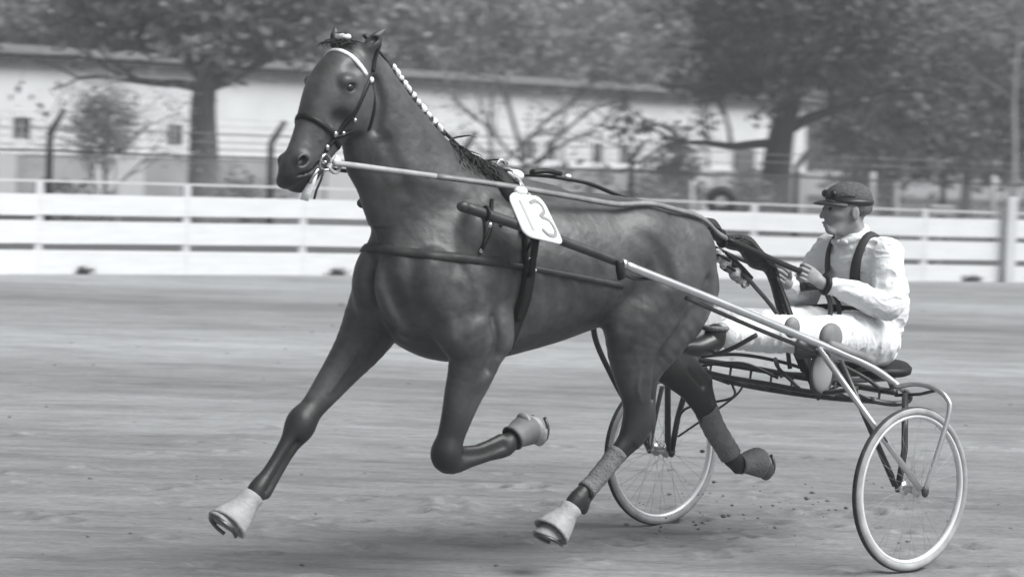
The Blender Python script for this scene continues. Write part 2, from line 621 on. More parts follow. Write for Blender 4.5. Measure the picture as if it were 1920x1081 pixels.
tag(mesh_obj('track', P, F, M_dirt, None, WORLD), 'harrowed grey dirt racing track', kind='structure')
g = MB().add([(-300, -40, -.02), (300, -40, -.02), (300, 500, -.02), (-300, 500, -.02)], [(0, 1, 2, 3)]).build('ground', M_dirt, frame=WORLD, smooth=False)
tag(g, kind='structure')
# the rest of the track surface, flush with the near sheet
g = MB().add([(-40, 18.9, -.006), (40, 18.9, -.006), (40, 60, -.006), (-40, 60, -.006)], [(0, 1, 2, 3)])
g.add([(-40, -10, -.006), (40, -10, -.006), (40, 7.1, -.006), (-40, 7.1, -.006)], [(0, 1, 2, 3)])
g.add([(-40, 7.1, -.006), (-4.9, 7.1, -.006), (-4.9, 18.9, -.006), (-40, 18.9, -.006)], [(0, 1, 2, 3)])
g.add([(4.9, 7.1, -.006), (40, 7.1, -.006), (40, 18.9, -.006), (4.9, 18.9, -.006)], [(0, 1, 2, 3)])
tag(g.build('track_margin', M_dirt, frame=WORLD, smooth=False), kind='structure')
M_verge = mat('grass_verge', .08, rough=.95, spec=.1, nscale=3, namt=.35, bump=.8, bscale=12, stretch=(1, 2, 1))
vg = []
for x_, y_ in FL: vg += [(x_, y_ + .25, .02)]
for x_, y_ in FL[::-1]: vg += [(x_ * 3, y_ + 95, .02)]
tag(MB().add(vg, [tuple(range(len(vg)))]).build('grass_verge', M_verge, frame=WORLD, smooth=False), kind='structure')

# loose clods on the track
M_clod = mat('clod', .17, rough=.95, spec=.1, nscale=12, namt=.3, bump=.6, bscale=40)
b = MB(); rg = random.Random(4)
for i in range(420):
    if i < 140:
        x_, y_ = rg.uniform(-3.5, 3.2), rg.uniform(8.6, 14)
    elif i < 200:
        x_, y_ = rg.gauss(.9, .5), rg.gauss(12.6, .5)
    else:
        x_, y_ = rg.uniform(-7, 7), rg.uniform(13, 31)
    s = abs(rg.gauss(0, .004)) + .003
    b.ball((x_, y_, s * .25), (s * rg.uniform(1, 1.8), s * rg.uniform(.8, 1.3), s * .7), 5, 4)
tag(b.build('clods', M_clod, frame=WORLD, smooth=False), 'small clods of dirt lying over the track', kind='stuff')

b = MB()
for i in range(36):
    a_ = rg.random()
    x_, y_, z_ = .75 + a_ * .9 + rg.gauss(0, .12), 12.0 + a_ * .5 + rg.gauss(0, .15), abs(rg.gauss(.10, .09)) + .02
    s = abs(rg.gauss(0, .004)) + .0025
    b.ball((x_, y_, z_), (s * 1.4, s, s * .8), 5, 4)
tag(b.build('thrown_dirt', M_clod, frame=WORLD, smooth=False), 'specks of dirt thrown up behind the hooves', kind='stuff')
# ---------------------------------------------------------------- white board fence
M_paint = mat('white_paint', .66, rough=.55, spec=.3, nscale=2.5, namt=.05, bump=.15, bscale=30, stretch=(1, 1, 6))
M_paint2 = mat('grey_paint', .48, rough=.6, spec=.3, nscale=2.5, namt=.08)
M_paint3 = mat('old_white_paint', .52, rough=.6, spec=.3, nscale=2.5, namt=.08)
fence = thing('board_fence', 'long white three-board rail fence bordering the track', 'fence', (float(FL[40][0]), float(FL[40][1]), 0), frame=WORLD)
seg = np.concatenate([[0], np.cumsum(np.linalg.norm(np.diff(FL, axis=0), axis=1))])
def fpt(sv): return np.array([np.interp(sv, seg, FL[:, 0]), np.interp(sv, seg, FL[:, 1])])
def sx(x): return float(np.interp(x, FL[:, 0], seg))
posts = [sx(q) for q in (-10.9, -8.35, -5.97, -4.24, -2.80, -.95, 1.0, 3.4, 5.98, 7.34, 9.6, 12.0)]
def fh(x): return np.interp(x, [-6.3, -2.1, 5.6, 7.6], [1.0, .985, .925, .91])
def zt(x, lv):
    """board edges at a given x, measured heights"""
    A = {0: [1.0, .99, .92, .91], 1: [.732, .749, .652, .647], 2: [.664, .655, .583, .573], 3: [.377, .377, .312, .312], 4: [.297, .283, .235, .228], 5: [-.03, -.03, -.03, -.03], 6: [1.165, 1.14, 1.03, 1.01]}[lv]
    return float(np.interp(x, [-6.3, -2.1, 5.6, 7.6], A))
def board(p, q, zl, thick, m, name='board', off=-.03):
    """p,q plan points; zl = (z0 at p, z1 at p, z0 at q, z1 at q)"""
    p, q = np.array(p), np.array(q); t = (q - p) / np.linalg.norm(q - p); nrm = np.array([t[1], -t[0]])
    if nrm[1] > 0: nrm = -nrm
    a0, a1 = p + nrm * (-off), p + nrm * (-off + thick); b0, b1 = q + nrm * (-off), q + nrm * (-off + thick)
    V = [(*a0, zl[0]), (*a1, zl[0]), (*a1, zl[1]), (*a0, zl[1]), (*b0, zl[2]), (*b1, zl[2]), (*b1, zl[3]), (*b0, zl[3])]
    Fc = [(0, 1, 2, 3), (7, 6, 5, 4), (0, 4, 5, 1), (1, 5, 6, 2), (2, 6, 7, 3), (3, 7, 4, 0)]
    return MB().add(V, Fc)
rg = random.Random(9)
for i in range(len(posts) - 1):
    s0, s1 = posts[i], posts[i + 1]
    mid = (s0 + s1) / 2
    A, B, Cc = fpt(s0), fpt(mid), fpt(s1)
    for lv in ((0, 1), (2, 3), (4, 5)):
        j = rg.uniform(-.004, .004)
        bb = MB()
        x0, x1 = A[0], Cc[0]
        d = (Cc - A) / np.linalg.norm(Cc - A)
        b2 = board(A + d * .004, Cc - d * .004, (zt(x0, lv[1]) + j, zt(x0, lv[0]) + j, zt(x1, lv[1]) - j, zt(x1, lv[0]) - j), .028, M_paint)
        b2.build('board', M_paint, fence, WORLD, smooth=False)
    b2 = board(A, Cc, (zt(A[0], 6) - .014, zt(A[0], 6) + .012, zt(Cc[0], 6) - .014, zt(Cc[0], 6) + .012), .04, M_paint3, off=-.0)
    b2.build('top_rail', M_paint3, fence, WORLD, smooth=False)
for i, s0 in enumerate(posts):
    p = fpt(s0); t = fpt(s0 + .1) - p; t /= np.linalg.norm(t)
    wdt = .055; hgt = zt(p[0], 6) - .02
    mm = M_paint3
    if i == 9: wdt, hgt, mm = .085, 1.25, M_paint3
    if i == 8: hgt = zt(p[0], 6) + .02
    th_ = math.atan2(t[1], t[0])
    M = Matrix.Translation((p[0], p[1] + (.0 if i != 9 else -.14), 0)) @ Matrix.Rotation(th_, 4, 'Z')
    MB().box((-wdt, -.05, -.2), (wdt, .025, hgt), .008, M).build('post', mm, fence, WORLD, smooth=False)
# tufts and clods of turf against the lowest board
M_tuft = mat('dry_tuft', .09, rough=.95, spec=.1, nscale=20, namt=.4)
for (x_, lab) in ((-5.42, 'dark tuft of weeds at the foot of the fence, far left'), (-2.32, 'dark tuft of weeds at the foot of the fence beside the horse\'s chest'), (6.75, 'dark tuft of weeds at the foot of the fence near the thick post')):
    y_ = float(fence_y(x_)) - .12
    b = MB(); rg = random.Random(int(x_ * 10))
    for i in range(90):
        p = Vector((x_ + rg.gauss(0, .06), y_ + rg.gauss(0, .02), 0)); d = Vector((rg.gauss(0, .5), rg.gauss(0, .4), 1)).normalized()
        h_ = rg.uniform(.05, .13)
        b.tube([p, p + d * h_ * .6, p + d * h_ + Vector((rg.gauss(0, .03), 0, -.01))], [.007, .005, .001], 3)
    tag(b.build('weed_tuft', M_tuft, frame=WORLD, smooth=False), lab, 'weeds', 'weed tufts along the fence')

# ---------------------------------------------------------------- chain fence with angled tops behind it
M_post = mat('tarred_post', .045, rough=.8, spec=.2, nscale=10, namt=.3)
M_wire = mat('wire', .22, rough=.5, spec=.4)
M_conc = mat('pale_concrete_post', .38, rough=.85, spec=.2, nscale=8, namt=.15)
cf = thing('wire_fence', 'tall wire mesh fence with dark posts bent outward at the top, behind the white fence', 'fence', (-7.85, 45, 0), frame=WORLD)
CFP = [(-14.2, 41.2), (-10.9, 43.2), (-7.86, 45), (-4.36, 47.5), (-1.0, 50.2), (2.30, 53), (5.84, 55.5), (9.22, 57.5), (12.8, 59.6), (16.2, 61.6)]
for i, (x_, y_) in enumerate(CFP):
    top = float(np.interp(x_, [-8, 9], [1.78, 1.50])); tt = top + .42 - .06 * (i / 9)
    MB().tube([(x_, y_, -.1), (x_, y_, top), (x_ + .06, y_ - .01, top + .10), (x_ + .24, y_ - .02, tt)], [.065, .06, .06, .05], 8).build('post', M_post, cf, WORLD)
wires = MB()
for i in range(len(CFP) - 1):
    A, B = np.array(CFP[i]), np.array(CFP[i + 1]); L_ = np.linalg.norm(B - A)
    hA, hB = [float(np.interp(q, [-8, 12], [1.49, 1.30])) for q in (A[0], B[0])]
    MB().tube([(*A, hA), (*(A * .5 + B * .5), (hA + hB) / 2 - .015), (*B, hB)], .022, 6).build('top_wire', M_post, cf, WORLD)
    for zz in (1.72, 1.88):
        ht = zz - .12 * (A[0] + 8) / 20
        MB().tube([(A[0] + .15, A[1], ht), (B[0] + .15, B[1], ht - .02)], .005, 4).build('barbed_wire', M_wire, cf, WORLD)
    step = .11; n_ = int(L_ / step)
    for k in range(-int(hA / step), n_):
        for sgn in (1, -1):
            a0 = k * step; a1 = a0 + hA
            z0, z1 = (0, hA) if sgn > 0 else (hA, 0)
            c0, c1 = max(a0, 0), min(a1, L_)
            if c1 <= c0: continue
            f0, f1 = (c0 - a0) / hA, (c1 - a0) / hA
            P0 = A + (B - A) * c0 / L_; P1 = A + (B - A) * c1 / L_
            za, zb = z0 + (z1 - z0) * f0, z0 + (z1 - z0) * f1
            wires.add([(*P0, za - .004), (*P1, zb - .004), (*P1, zb + .004), (*P0, za + .004)], [(0, 1, 2, 3)])
w_ = wires.build('mesh_wire', M_wire, cf, WORLD, smooth=False); w_['kind'] = 'stuff'
for (x_, y_, h_, r_) in ((-6.85, 45.9, 1.45, .05), (7.6, 56.8, 1.5, .06), (10.5, 58.6, 1.5, .06), (3.6, 54.4, 1.2, .05), (8.15, 57.0, 1.30, .05)):
    MB().tube([(x_, y_, -.1), (x_, y_, h_)], r_, 8).build('pale_post', M_conc, cf, WORLD)
# low things seen between the fences
tyre_m = mat('black_rubber', .02, rough=.7, spec=.3, nscale=20, namt=.3)
t_ = thing('tractor_tyre', 'dark old tyre standing behind the white fence', 'tyre', (3.22, 41.5, .95), frame=WORLD)
MB().tube([(3.22 + .17 * math.cos(a), 41.5 + .05 * math.sin(a * 0), 1.02 + .17 * math.sin(a)) for a in np.linspace(0, 6.28318, 24, endpoint=False)], .075, 8, closed=True).build('tyre', tyre_m, t_, WORLD)
MB().tube([(3.22, 41.55, -.05), (3.22, 41.55, .95)], .05, 8).build('stake', M_post, t_, WORLD)
bx = thing('meter_box', 'small pale box on a post just behind the white fence at the right', 'box', (6.35, 40.2, 0), frame=WORLD)
MB().box((6.25, 40.1, .93), (6.6, 40.35, 1.09), .01).build('box_case', M_conc, bx, WORLD, smooth=False)
MB().box((6.38, 40.17, -.1), (6.46, 40.25, .928), .0).build('post', M_conc, bx, WORLD, smooth=False)

# ---------------------------------------------------------------- the long low white building
M_wall = mat('limewash', .56, rough=.9, spec=.1, nscale=1.2, namt=.07, bump=.2, bscale=6)
M_siding = mat('painted_siding', .52, rough=.8, spec=.15, nscale=1.5, namt=.06, stretch=(1, 1, 3))
M_plinth = mat('grey_plinth', .26, rough=.9, spec=.1, nscale=.8, namt=.25, detail=2)
M_roof = mat('roof_sheet', .13, rough=.8, spec=.2, nscale=2.5, namt=.3, stretch=(1, 4, 1))
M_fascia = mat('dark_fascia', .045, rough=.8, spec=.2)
M_glass = mat('window_glass', .012, rough=.3, spec=.2)
A0 = np.array([-20.0, 50.3]); A1 = np.array([9.2, 85.0])
TD = (A1 - A0) / np.linalg.norm(A1 - A0); LB = float(np.linalg.norm(A1 - A0)); NB = np.array([TD[1], -TD[0]])     # NB faces the track
BANG = math.atan2(TD[1], TD[0])
BF = Matrix.Translation((A0[0], A0[1], 0)) @ Matrix.Rotation(BANG, 4, 'Z')       # building frame: x along the front, -y to the track
bld = thing('stable_building', 'long low white stable building with a dark eave and small square windows', 'building', (0, 0, 0), frame=BF)
def sof(px_x, px_y): return float((np.array([px_x, px_y]) - A0) @ TD)
def bpart(name, lo, hi, m, parent=None, bev=0):
    return MB().box(lo, hi, bev).build(name, m, parent or bld, BF, smooth=False)
HW = 3.5
wins = [(sof(-11.9, 60), 1.66, 2.14), (sof(-11.15, 60.6), 1.66, 2.14), (sof(-7.9, 64), 1.62, 2.1), (sof(.35, 74.5), 1.5, 2.0), (sof(.95, 75.2), 1.5, 2.0), (sof(2.35, 76.8), 1.45, 2.0), (sof(3.15, 77.8), 1.45, 2.0)]
bpart('wall', (0, 0, 2.28), (LB, 8, HW), M_wall)
bpart('back_wall', (0, 7.7, 0), (LB, 8, 2.279), M_wall)
bpart('end_wall', (0, .2, 0), (.3, 7.699, 2.279), M_wall)
bpart('end_wall', (LB - .3, .2, 0), (LB, 7.699, 2.279), M_wall)
bpart('plinth', (-.05, -.06, 0), (LB + .05, .199, 1.30), M_plinth)
bpart('sill_ledge', (-.02, -.09, 1.301), (LB + .02, .19, 1.36), M_wall)
# siding boards between the windows
edges = sorted(wins)
dr0, dr1 = sof(6.6, 82), sof(7.25, 82.8)
cuts = [0] + [q for w0 in edges for q in (w0[0] - .30, w0[0] + .30)] + [LB]
for r in range(5):
    z0 = 1.362 + r * .184; z1 = z0 + .176
    for k in range(0, len(cuts), 2):
        a, c = cuts[k], cuts[k + 1]
        if c - a < .05: continue
        nseg = max(1, int((c - a) / 5))
        for q in range(nseg):
            xa, xc = a + (c - a) * q / nseg + .006, a + (c - a) * (q + 1) / nseg - .006
            y0 = -.012 - .008 * ((r + q) % 2)
            MB().add([(xa, y0 - .014, z0), (xc, y0 - .014, z0), (xc, y0, z1), (xa, y0, z1), (xa, .1, z0), (xc, .1, z0), (xc, .1, z1), (xa, .1, z1)],
                     [(0, 1, 2, 3), (5, 4, 7, 6), (1, 5, 6, 2), (4, 0, 3, 7), (3, 2, 6, 7), (4, 5, 1, 0)]).build('siding_board', M_siding, bld, BF, smooth=False)
for (s_, z0, z1) in wins:
    fr = MB()
    for lo, hi in (((s_ - .30, -.03, z0 - .05), (s_ + .30, .08, z0)), ((s_ - .30, -.03, z1), (s_ + .30, .08, 2.275)), ((s_ - .30, -.03, z0), (s_ - .235, .08, z1)), ((s_ + .235, -.03, z0), (s_ + .30, .08, z1)),
                   ((s_ - .30, -.03, 1.362), (s_ + .30, .08, z0 - .052))):
        fr.box(lo, hi)
    f_ = fr.build('window', M_siding, bld, BF, smooth=False)
    MB().box((s_ - .233, .03, z0 + .002), (s_ + .233, .05, z1 - .002)).build('pane', M_glass, f_, BF, smooth=False)
    MB().box((s_ - .018, .0, z0 + .002), (s_ + .018, .028, z1 - .002)).build('glazing_bar', M_siding, f_, BF, smooth=False)
d_ = bpart('door', (dr0, -.13, .05), (dr1, -.092, 2.0), mat('dark_door', .07, rough=.7, nscale=6, namt=.2, stretch=(8, 1, 1)))
MB().ball((dr1 - .1, -.15, 1.05), .03, 8, 6).build('handle', M_conc, d_, BF)
# pale doors in the plinth
for q0, q1 in ((-9.9, -8.9), (-12.0, -11.4), (5.0, 5.9), (-4.9, -3.9)):
    yy = lambda x__: A0[1] + (x__ - A0[0]) * TD[1] / TD[0]
    s0, s1 = sof(q0, yy(q0)), sof(q1, yy(q1))
    bpart('stable_door', (s0, -.12, .02), (s1, -.062, 1.29), mat('pale_door', .40, rough=.8, nscale=5, namt=.12, stretch=(6, 1, 1)))
# roof: eave with dark shadow board, sheets, ridge
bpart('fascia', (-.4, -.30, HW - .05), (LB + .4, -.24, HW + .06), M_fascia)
rf = MB()
n_sheet = 36
for k in range(n_sheet):
    xa, xc = -.4 + (LB + .8) * k / n_sheet, -.4 + (LB + .8) * (k + 1) / n_sheet - .02
    z_ = .006 * (k % 2)
    for (ya, za, yc, zc) in ((-.36, HW + .065, 4, HW + .42), (8.6, HW + .10, 4.001, HW + .42)):
        MB().add([(xa, ya, za + z_), (xc, ya, za + z_), (xc, yc, zc + z_), (xa, yc, zc + z_), (xa, ya, za + z_ + .04), (xc, ya, za + z_ + .04), (xc, yc, zc + z_ + .04), (xa, yc, zc + z_ + .04)],
                 [(3, 2, 1, 0), (4, 5, 6, 7), (0, 1, 5, 4), (1, 2, 6, 5), (2, 3, 7, 6), (3, 0, 4, 7)]).build('roof_sheet', M_roof, bld, BF, smooth=False)
for s_ in (3.0, 12.5, 23.0, 33.0, 40.0):
    bpart('downpipe', (s_, -.16, 1.37), (s_ + .07, -.092, HW - .03), M_wall)

# ---------------------------------------------------------------- trees
M_bark = mat('bark', .085, rough=.95, spec=.1, nscale=6, namt=.35, bump=.8, bscale=14, stretch=(1, 1, .3))
M_barkd = mat('dark_bark', .04, rough=.95, spec=.1, nscale=6, namt=.35, bump=.8, bscale=14, stretch=(1, 1, .3))
M_barkp = mat('pale_bark', .27, rough=.9, spec=.1, nscale=5, namt=.3, bump=.5, bscale=10, stretch=(1, 1, .4))
def leafmat(name, v): return mat(name, v, rough=.55, spec=.3, nscale=1.3, namt=.45, trans=.25, detail=6)
M_leaf = leafmat('leaves', .20); M_leafd = leafmat('dark_leaves', .13); M_leafp = leafmat('pale_leaves', .28); M_leafm = leafmat('mid_leaves', .19)

def leaf_cloud(pts, size, rg, per=1, spread=.0, sizevar=.5):
    """pts (n,3) leaf centres -> quads of random orientation"""
    n = len(pts)
    a = rg.normal(size=(n, 3)); a[:, 2] *= .7; a /= np.linalg.norm(a, axis=1, keepdims=True)
    t = rg.normal(size=(n, 3)); t -= a * (t * a).sum(1, keepdims=True); t /= np.linalg.norm(t, axis=1, keepdims=True)
    u = np.cross(a, t)
    s = size * (1 - sizevar / 2 + sizevar * rg.random((n, 1)))
    V = np.stack([pts - t * s, pts + u * s * .55, pts + t * s, pts - u * s * .55], 1).reshape(-1, 3)
    F = np.arange(4 * n).reshape(n, 4)
    return V, F
def branches(rg, start, d, length, rad, depth, b, tips, gravity=-.02, kids=3, steps=5, curl=.16):
    p = np.array(start, float); d = np.array(d, float); d /= np.linalg.norm(d)
    pts = [p.copy()]
    for i in range(steps):
        d = d + rg.normal(size=3) * curl + np.array([0, 0, gravity]); d /= np.linalg.norm(d)
        p = p + d * length / steps; pts.append(p.copy())
        if depth > 0 and i >= 1:
            for _ in range(1 if rg.random() < .8 else 2):
                dd = d + rg.normal(size=3) * .75; dd[2] += .1
                branches(rg, p, dd, length * (.50 + .2 * rg.random()), rad * (1 - .7 * i / steps) * .55, depth - 1, b, tips, gravity, kids, 4, curl)
        if depth <= 1: tips.append(p.copy())
    b.tube(pts, [rad, rad * .3], 6 if depth > 1 else 4, cap=False)
def tree(label, base, trunk_pts, tr, limbs, blobs, nleaf, lsize, lm, bm, group='trees behind the track', seed=1, cat='tree', name='tree', clump=18, fill=.35, extra_leaf=None):
    """blobs: (centre, radii) where foliage grows; limbs: (start fraction on trunk, direction, length, radius, depth)"""
    rg = np.random.default_rng(seed)
    t = thing(name, label, cat, base, group, frame=WORLD)
    b = MB(); tips = []
    tp = catmull(np.array(base)[None] + np.array(trunk_pts, float), 5)
    rad = np.linspace(1, .45, len(tp)) * tr; rad[0] *= 1.45; rad[1] *= 1.15
    b.tube(tp, list(rad), 12)
    b.build('trunk', bm, t, WORLD)
    b = MB()
    for (fr, d, ln, rd, dep) in limbs:
        st = tp[int(fr * (len(tp) - 1))]
        branches(rg, st, d, ln, rd, dep, b, tips)
    if b.n: b.build('limbs', bm, t, WORLD)
    P_ = []
    if blobs:
        vol = np.array([np.prod(r) for _, r in blobs]) ** .8; vol /= vol.sum()
        nc = nleaf // clump
        which = rg.choice(len(blobs), nc, p=vol)
        for w_i, (c, r) in enumerate(blobs):
            k = int((which == w_i).sum())
            if not k: continue
            q = rg.normal(size=(k, 3)); q /= np.linalg.norm(q, axis=1, keepdims=True)
            rr = (fill + (1 - fill) * rg.random((k, 1)) ** .6) * (1 + .12 * rg.normal(size=(k, 1)))
            cc = np.array(c) + q * rr * np.array(r)
            cs = (.16 + .12 * rg.random((k, 1, 1))) * (np.mean(r)) * .55
            pts = cc[:, None, :] + rg.normal(size=(k, clump, 3)) * np.minimum(cs, .38) * np.array([1.25, 1.25, .6])
            P_.append(pts.reshape(-1, 3))
    if tips and extra_leaf:
        tp2 = np.array(tips)
        idx = rg.integers(0, len(tp2), extra_leaf)
        P_.append(tp2[idx] + rg.normal(size=(extra_leaf, 3)) * .14)
    if P_:
        V, F = leaf_cloud(np.concatenate(P_), lsize, rg)
        V[:, 2] = np.maximum(V[:, 2], .02)
        o = mesh_obj('crown', V, F, lm, t, WORLD, smooth=False)
    return t

# the big tree with a clear trunk left of the horse
tree('big spreading tree with a thick straight trunk before the white building', (-6.33, 54, 0), [(0, 0, 0), (.02, 0, 1.2), (-.02, 0, 2.4), (.05, 0, 3.4), (0, .1, 5.0)], .36,
     [(.64, (-1, -.2, .5), 2.6, .12, 2), (.60, (1, -.1, .5), 2.6, .13, 2), (.66, (.3, -1, .5), 2.0, .1, 2), (.62, (-.6, .3, .8), 3.0, .11, 2), (.6, (.9, .2, .75), 3.0, .11, 2), (.7, (.1, -.4, 1), 2.6, .1, 2)],
     [((-6.3, 54, 5.1), (2.8, 2.4, 1.7)), ((-8.0, 53.6, 4.2), (1.2, 1.2, .7)), ((-4.9, 53.4, 3.95), (1.6, 1.3, .6)), ((-4.3, 53.6, 4.8), (1.6, 1.5, 1.2)), ((-6.4, 52.6, 3.9), (1.5, 1.0, .6)), ((-8.3, 54, 5.2), (1.6, 1.5, 1.1))],
     13000, .105, M_leafm, mat('grey_bark', .15, rough=.95, spec=.1, nscale=6, namt=.35, bump=.8, bscale=14, stretch=(1, 1, .3)), seed=21, extra_leaf=350)
# the big dark tree on the right
tree('massive dark tree with a leaning trunk behind the driver\'s cap', (6.03, 62, 0), [(0, 0, 0), (.02, 0, 1.3), (.12, 0, 2.3), (.35, 0, 3.4), (.5, 0, 5.0)], .42,
     [(.45, (-1, -.1, .12), 3.2, .13, 2), (.5, (.9, -.2, .55), 3.4, .16, 2), (.6, (-.5, .2, 1), 3.0, .15, 2), (.6, (.4, -.5, .9), 3.0, .13, 2), (.75, (-.1, .1, 1), 3, .14, 2)],
     [((6.4, 62, 5.7), (2.5, 2.2, 2.1)), ((5.5, 61.3, 4.3), (1.5, 1.2, 1.0)), ((7.6, 61.6, 4.9), (1.4, 1.3, 1.2)), ((4.6, 61.4, 3.35), (1.4, .9, .28)), ((6.4, 60.8, 3.9), (1.3, .8, .8))],
     19000, .11, mat('darkest_leaves', .09, rough=.55, spec=.3, nscale=1.3, namt=.45, trans=.2, detail=6), M_barkd, seed=8, extra_leaf=1500)
# sparse young tree left, thin bare one in the middle
tree('sparse young tree with thin pale foliage against the white wall at the left', (-7.7, 50, 0), [(0, 0, 0), (.03, 0, .7), (0, 0, 1.4), (.02, 0, 2.4)], .06,
     [(.25, (-.5, 0, 1), 1.5, .03, 2), (.3, (.6, .1, 1), 1.6, .03, 2), (.45, (-.2, -.3, 1), 1.5, .03, 2), (.5, (.5, 0, 1), 1.3, .025, 2), (.6, (-.5, 0, .9), 1.1, .02, 2)],
     [((-7.72, 50, 2.05), (.64, .5, .86))], 5000, .036, M_leafp, M_bark, seed=4, clump=8, extra_leaf=900, fill=.1)
tree('thin bare-branched tree in front of the white wall above the horse\'s back', (.35, 64, 0), [(0, 0, 0), (-.1, 0, .9), (-.2, 0, 1.6), (-.5, 0, 2.6), (-.8, 0, 3.4)], .09,
     [(.3, (1, 0, .8), 3.0, .055, 2), (.4, (.9, -.1, .35), 2.8, .05, 2), (.45, (-.8, 0, .8), 2.2, .05, 2), (.55, (.8, 0, 1), 2.4, .05, 2), (.7, (-.5, 0, 1), 2.2, .045, 2), (.35, (-1, 0, .35), 1.6, .04, 2)],
     [], 0, .05, M_leaf, M_bark, seed=15, extra_leaf=800)
tree('bare spindly tree against the building wall just behind the horse\'s neck', (-.55, 60, 0), [(0, 0, 0), (.05, 0, 1.0), (-.05, 0, 2.2), (0, 0, 3.2)], .07,
     [(.3, (-1, 0, .7), 1.8, .04, 2), (.4, (.8, 0, .9), 1.8, .04, 2), (.6, (-.4, 0, 1), 1.8, .035, 2)], [], 0, .05, M_leaf, M_bark, seed=31, extra_leaf=600)
# shrubs before the building, centre right
def shrub(label, base, r, n, ls, lm, seed, zc=None):
    x_, y_ = base
    return tree(label, (x_, y_, 0), [(0, 0, 0), (.02, 0, r[2] * .5), (0, 0, r[2])], .05,
                [(.2, (-.6, 0, 1), r[2] * 1.0, .025, 1), (.2, (.6, .1, 1), r[2] * 1.0, .025, 1), (.3, (0, -.5, 1), r[2], .025, 1)],
                [((x_, y_, zc or r[2]), r)], n, ls, lm, M_bark, group='shrubs behind the wire fence', seed=seed, cat='shrub', name='shrub', clump=12, fill=.1)
shrub('grey leafy shrub before the white wall, between the thin tree and the door', (3.7, 62, ), (.85, .8, 1.15), 2600, .06, M_leaf, 3)
shrub('low dark shrub under the right end of the building wall', (5.3, 60), (.6, .6, .75), 1200, .06, M_leafm, 5)
shrub('small low bush beside the young tree at the left', (-8.5, 50.5), (.5, .4, .6), 700, .05, M_leafm, 6)
shrub('low bush beyond the wire fence under the big left tree', (-5.2, 51.5), (.9, .6, .62), 1400, .05, M_leaf, 12)
shrub('rounded bush beyond the wire fence above the horse\'s rump', (2.9, 57), (.7, .6, .66), 1400, .06, M_leaf, 13)
shrub('dense low bush right of the large dark trunk', (8.2, 63), (.9, .7, 1.0), 2000, .07, M_leafd, 14)
# wall of trees on the right
SPEC = [((10.1, 72), 5.4, 1.6, M_leafd, M_barkd, 'dark bushy tree directly right of the massive tree', 9000, 41),
        ((12.3, 73), 6.5, 2.0, M_leaf, M_barkp, 'tall grey-leaved tree with a pale slim trunk, over the driver\'s cap', 9000, 42),
        ((14.8, 73), 6.0, 2.2, M_leaf, M_barkd, 'broad mid-grey tree left of the thin pale trunk', 9000, 43),
        ((17.0, 75), 7.0, 2.7, M_leaf, M_barkd, 'tree at the far right edge behind the thin pale trunk', 8000, 44)]
for (x_, y_), h_, r_, lm, bm, lab, nl, sd_ in SPEC:
    tree(lab, (x_, y_, 0), [(0, 0, 0), (.05, 0, h_ * .3), (-.05, 0, h_ * .6), (0, 0, h_)], .17,
         [(.35, (-.8, 0, .9), 2.4, .07, 1), (.4, (.8, -.2, .9), 2.4, .07, 1), (.55, (-.4, -.3, 1), 2.2, .06, 1), (.6, (.5, 0, 1), 2.2, .06, 1)],
         [((x_, y_, h_ * .78), (r_, r_, h_ * .36)), ((x_ - r_ * .5, y_ - .5, h_ * .50), (r_ * .7, r_ * .6, h_ * .22)), ((x_ + r_ * .55, y_ - .4, h_ * .46), (r_ * .7, r_ * .6, h_ * .22)), ((x_, y_ - .9, h_ * .33), (r_ * .8, .7, h_ * .14))],
         nl, .12, lm, bm, seed=sd_)
tree('thin pale-barked birch trunk standing at the right edge of the view', (11.55, 62, 0), [(0, 0, 0), (.02, 0, 1.8), (-.05, 0, 3.6), (.1, 0, 6.5)], .085,
     [(.6, (-.7, 0, .8), 1.6, .03, 2), (.7, (.7, 0, .8), 1.6, .03, 2), (.8, (-.5, 0, .9), 1.5, .03, 2)],
     [((11.5, 62, 5.8), (1.3, 1.1, 1.1))], 1800, .06, M_leaf, M_barkp, seed=19, extra_leaf=500)
# row of trees behind the building
rg = random.Random(77)
mats_ = [M_leaf, M_leafm, M_leaf, M_leafp, M_leafm, M_leaf, M_leafm, M_leaf, M_leafm]
desc = ['grey-leaved', 'mid-grey bushy', 'broad light-crowned', 'pale feathery', 'dark low-crowned', 'rounded dense', 'tall loose', 'wide shaggy', 'upright bushy']
where = ['at the far left edge behind the roof', 'behind the roof above the left windows', 'behind the roof left of the big tree\'s crown', 'behind the roof over the horse\'s nose', 'behind the roof over the horse\'s ears',
         'behind the roof over the plaited mane', 'behind the roof over the withers', 'behind the roof over the horse\'s back', 'behind the roof over the rump']
for i in range(9):
    f = i / 8
    x_ = -19.5 + f * 24.5 + rg.uniform(-.4, .4); y_ = 70 + f * 22 + rg.uniform(-1, 1) 
    h_ = 7.5 + rg.uniform(-.6, 1.2)
    r_ = 2.5 + rg.uniform(-.2, .4)
    if i == 0: h_ = 6.6
    tree('%s tree %s' % (desc[i], where[i]), (x_, y_, 0), [(0, 0, 0), (.1, 0, h_ * .3), (-.1, 0, h_ * .6), (0, 0, h_)], .2,
         [(.5, (-.8, 0, .7), 2.6, .08, 1), (.55, (.8, -.2, .7), 2.6, .08, 1), (.7, (-.4, -.3, 1), 2.2, .07, 1)],
         [((x_, y_, h_ * .76), (r_, r_, h_ * .30)), ((x_ - r_ * .6, y_ - .6, h_ * .58), (r_ * .65, r_ * .6, h_ * .2)), ((x_ + r_ * .6, y_ - .4, h_ * .60), (r_ * .65, r_ * .6, h_ * .2))],
         6500, .17, mats_[i], M_bark, seed=100 + i, group='trees behind the white building')
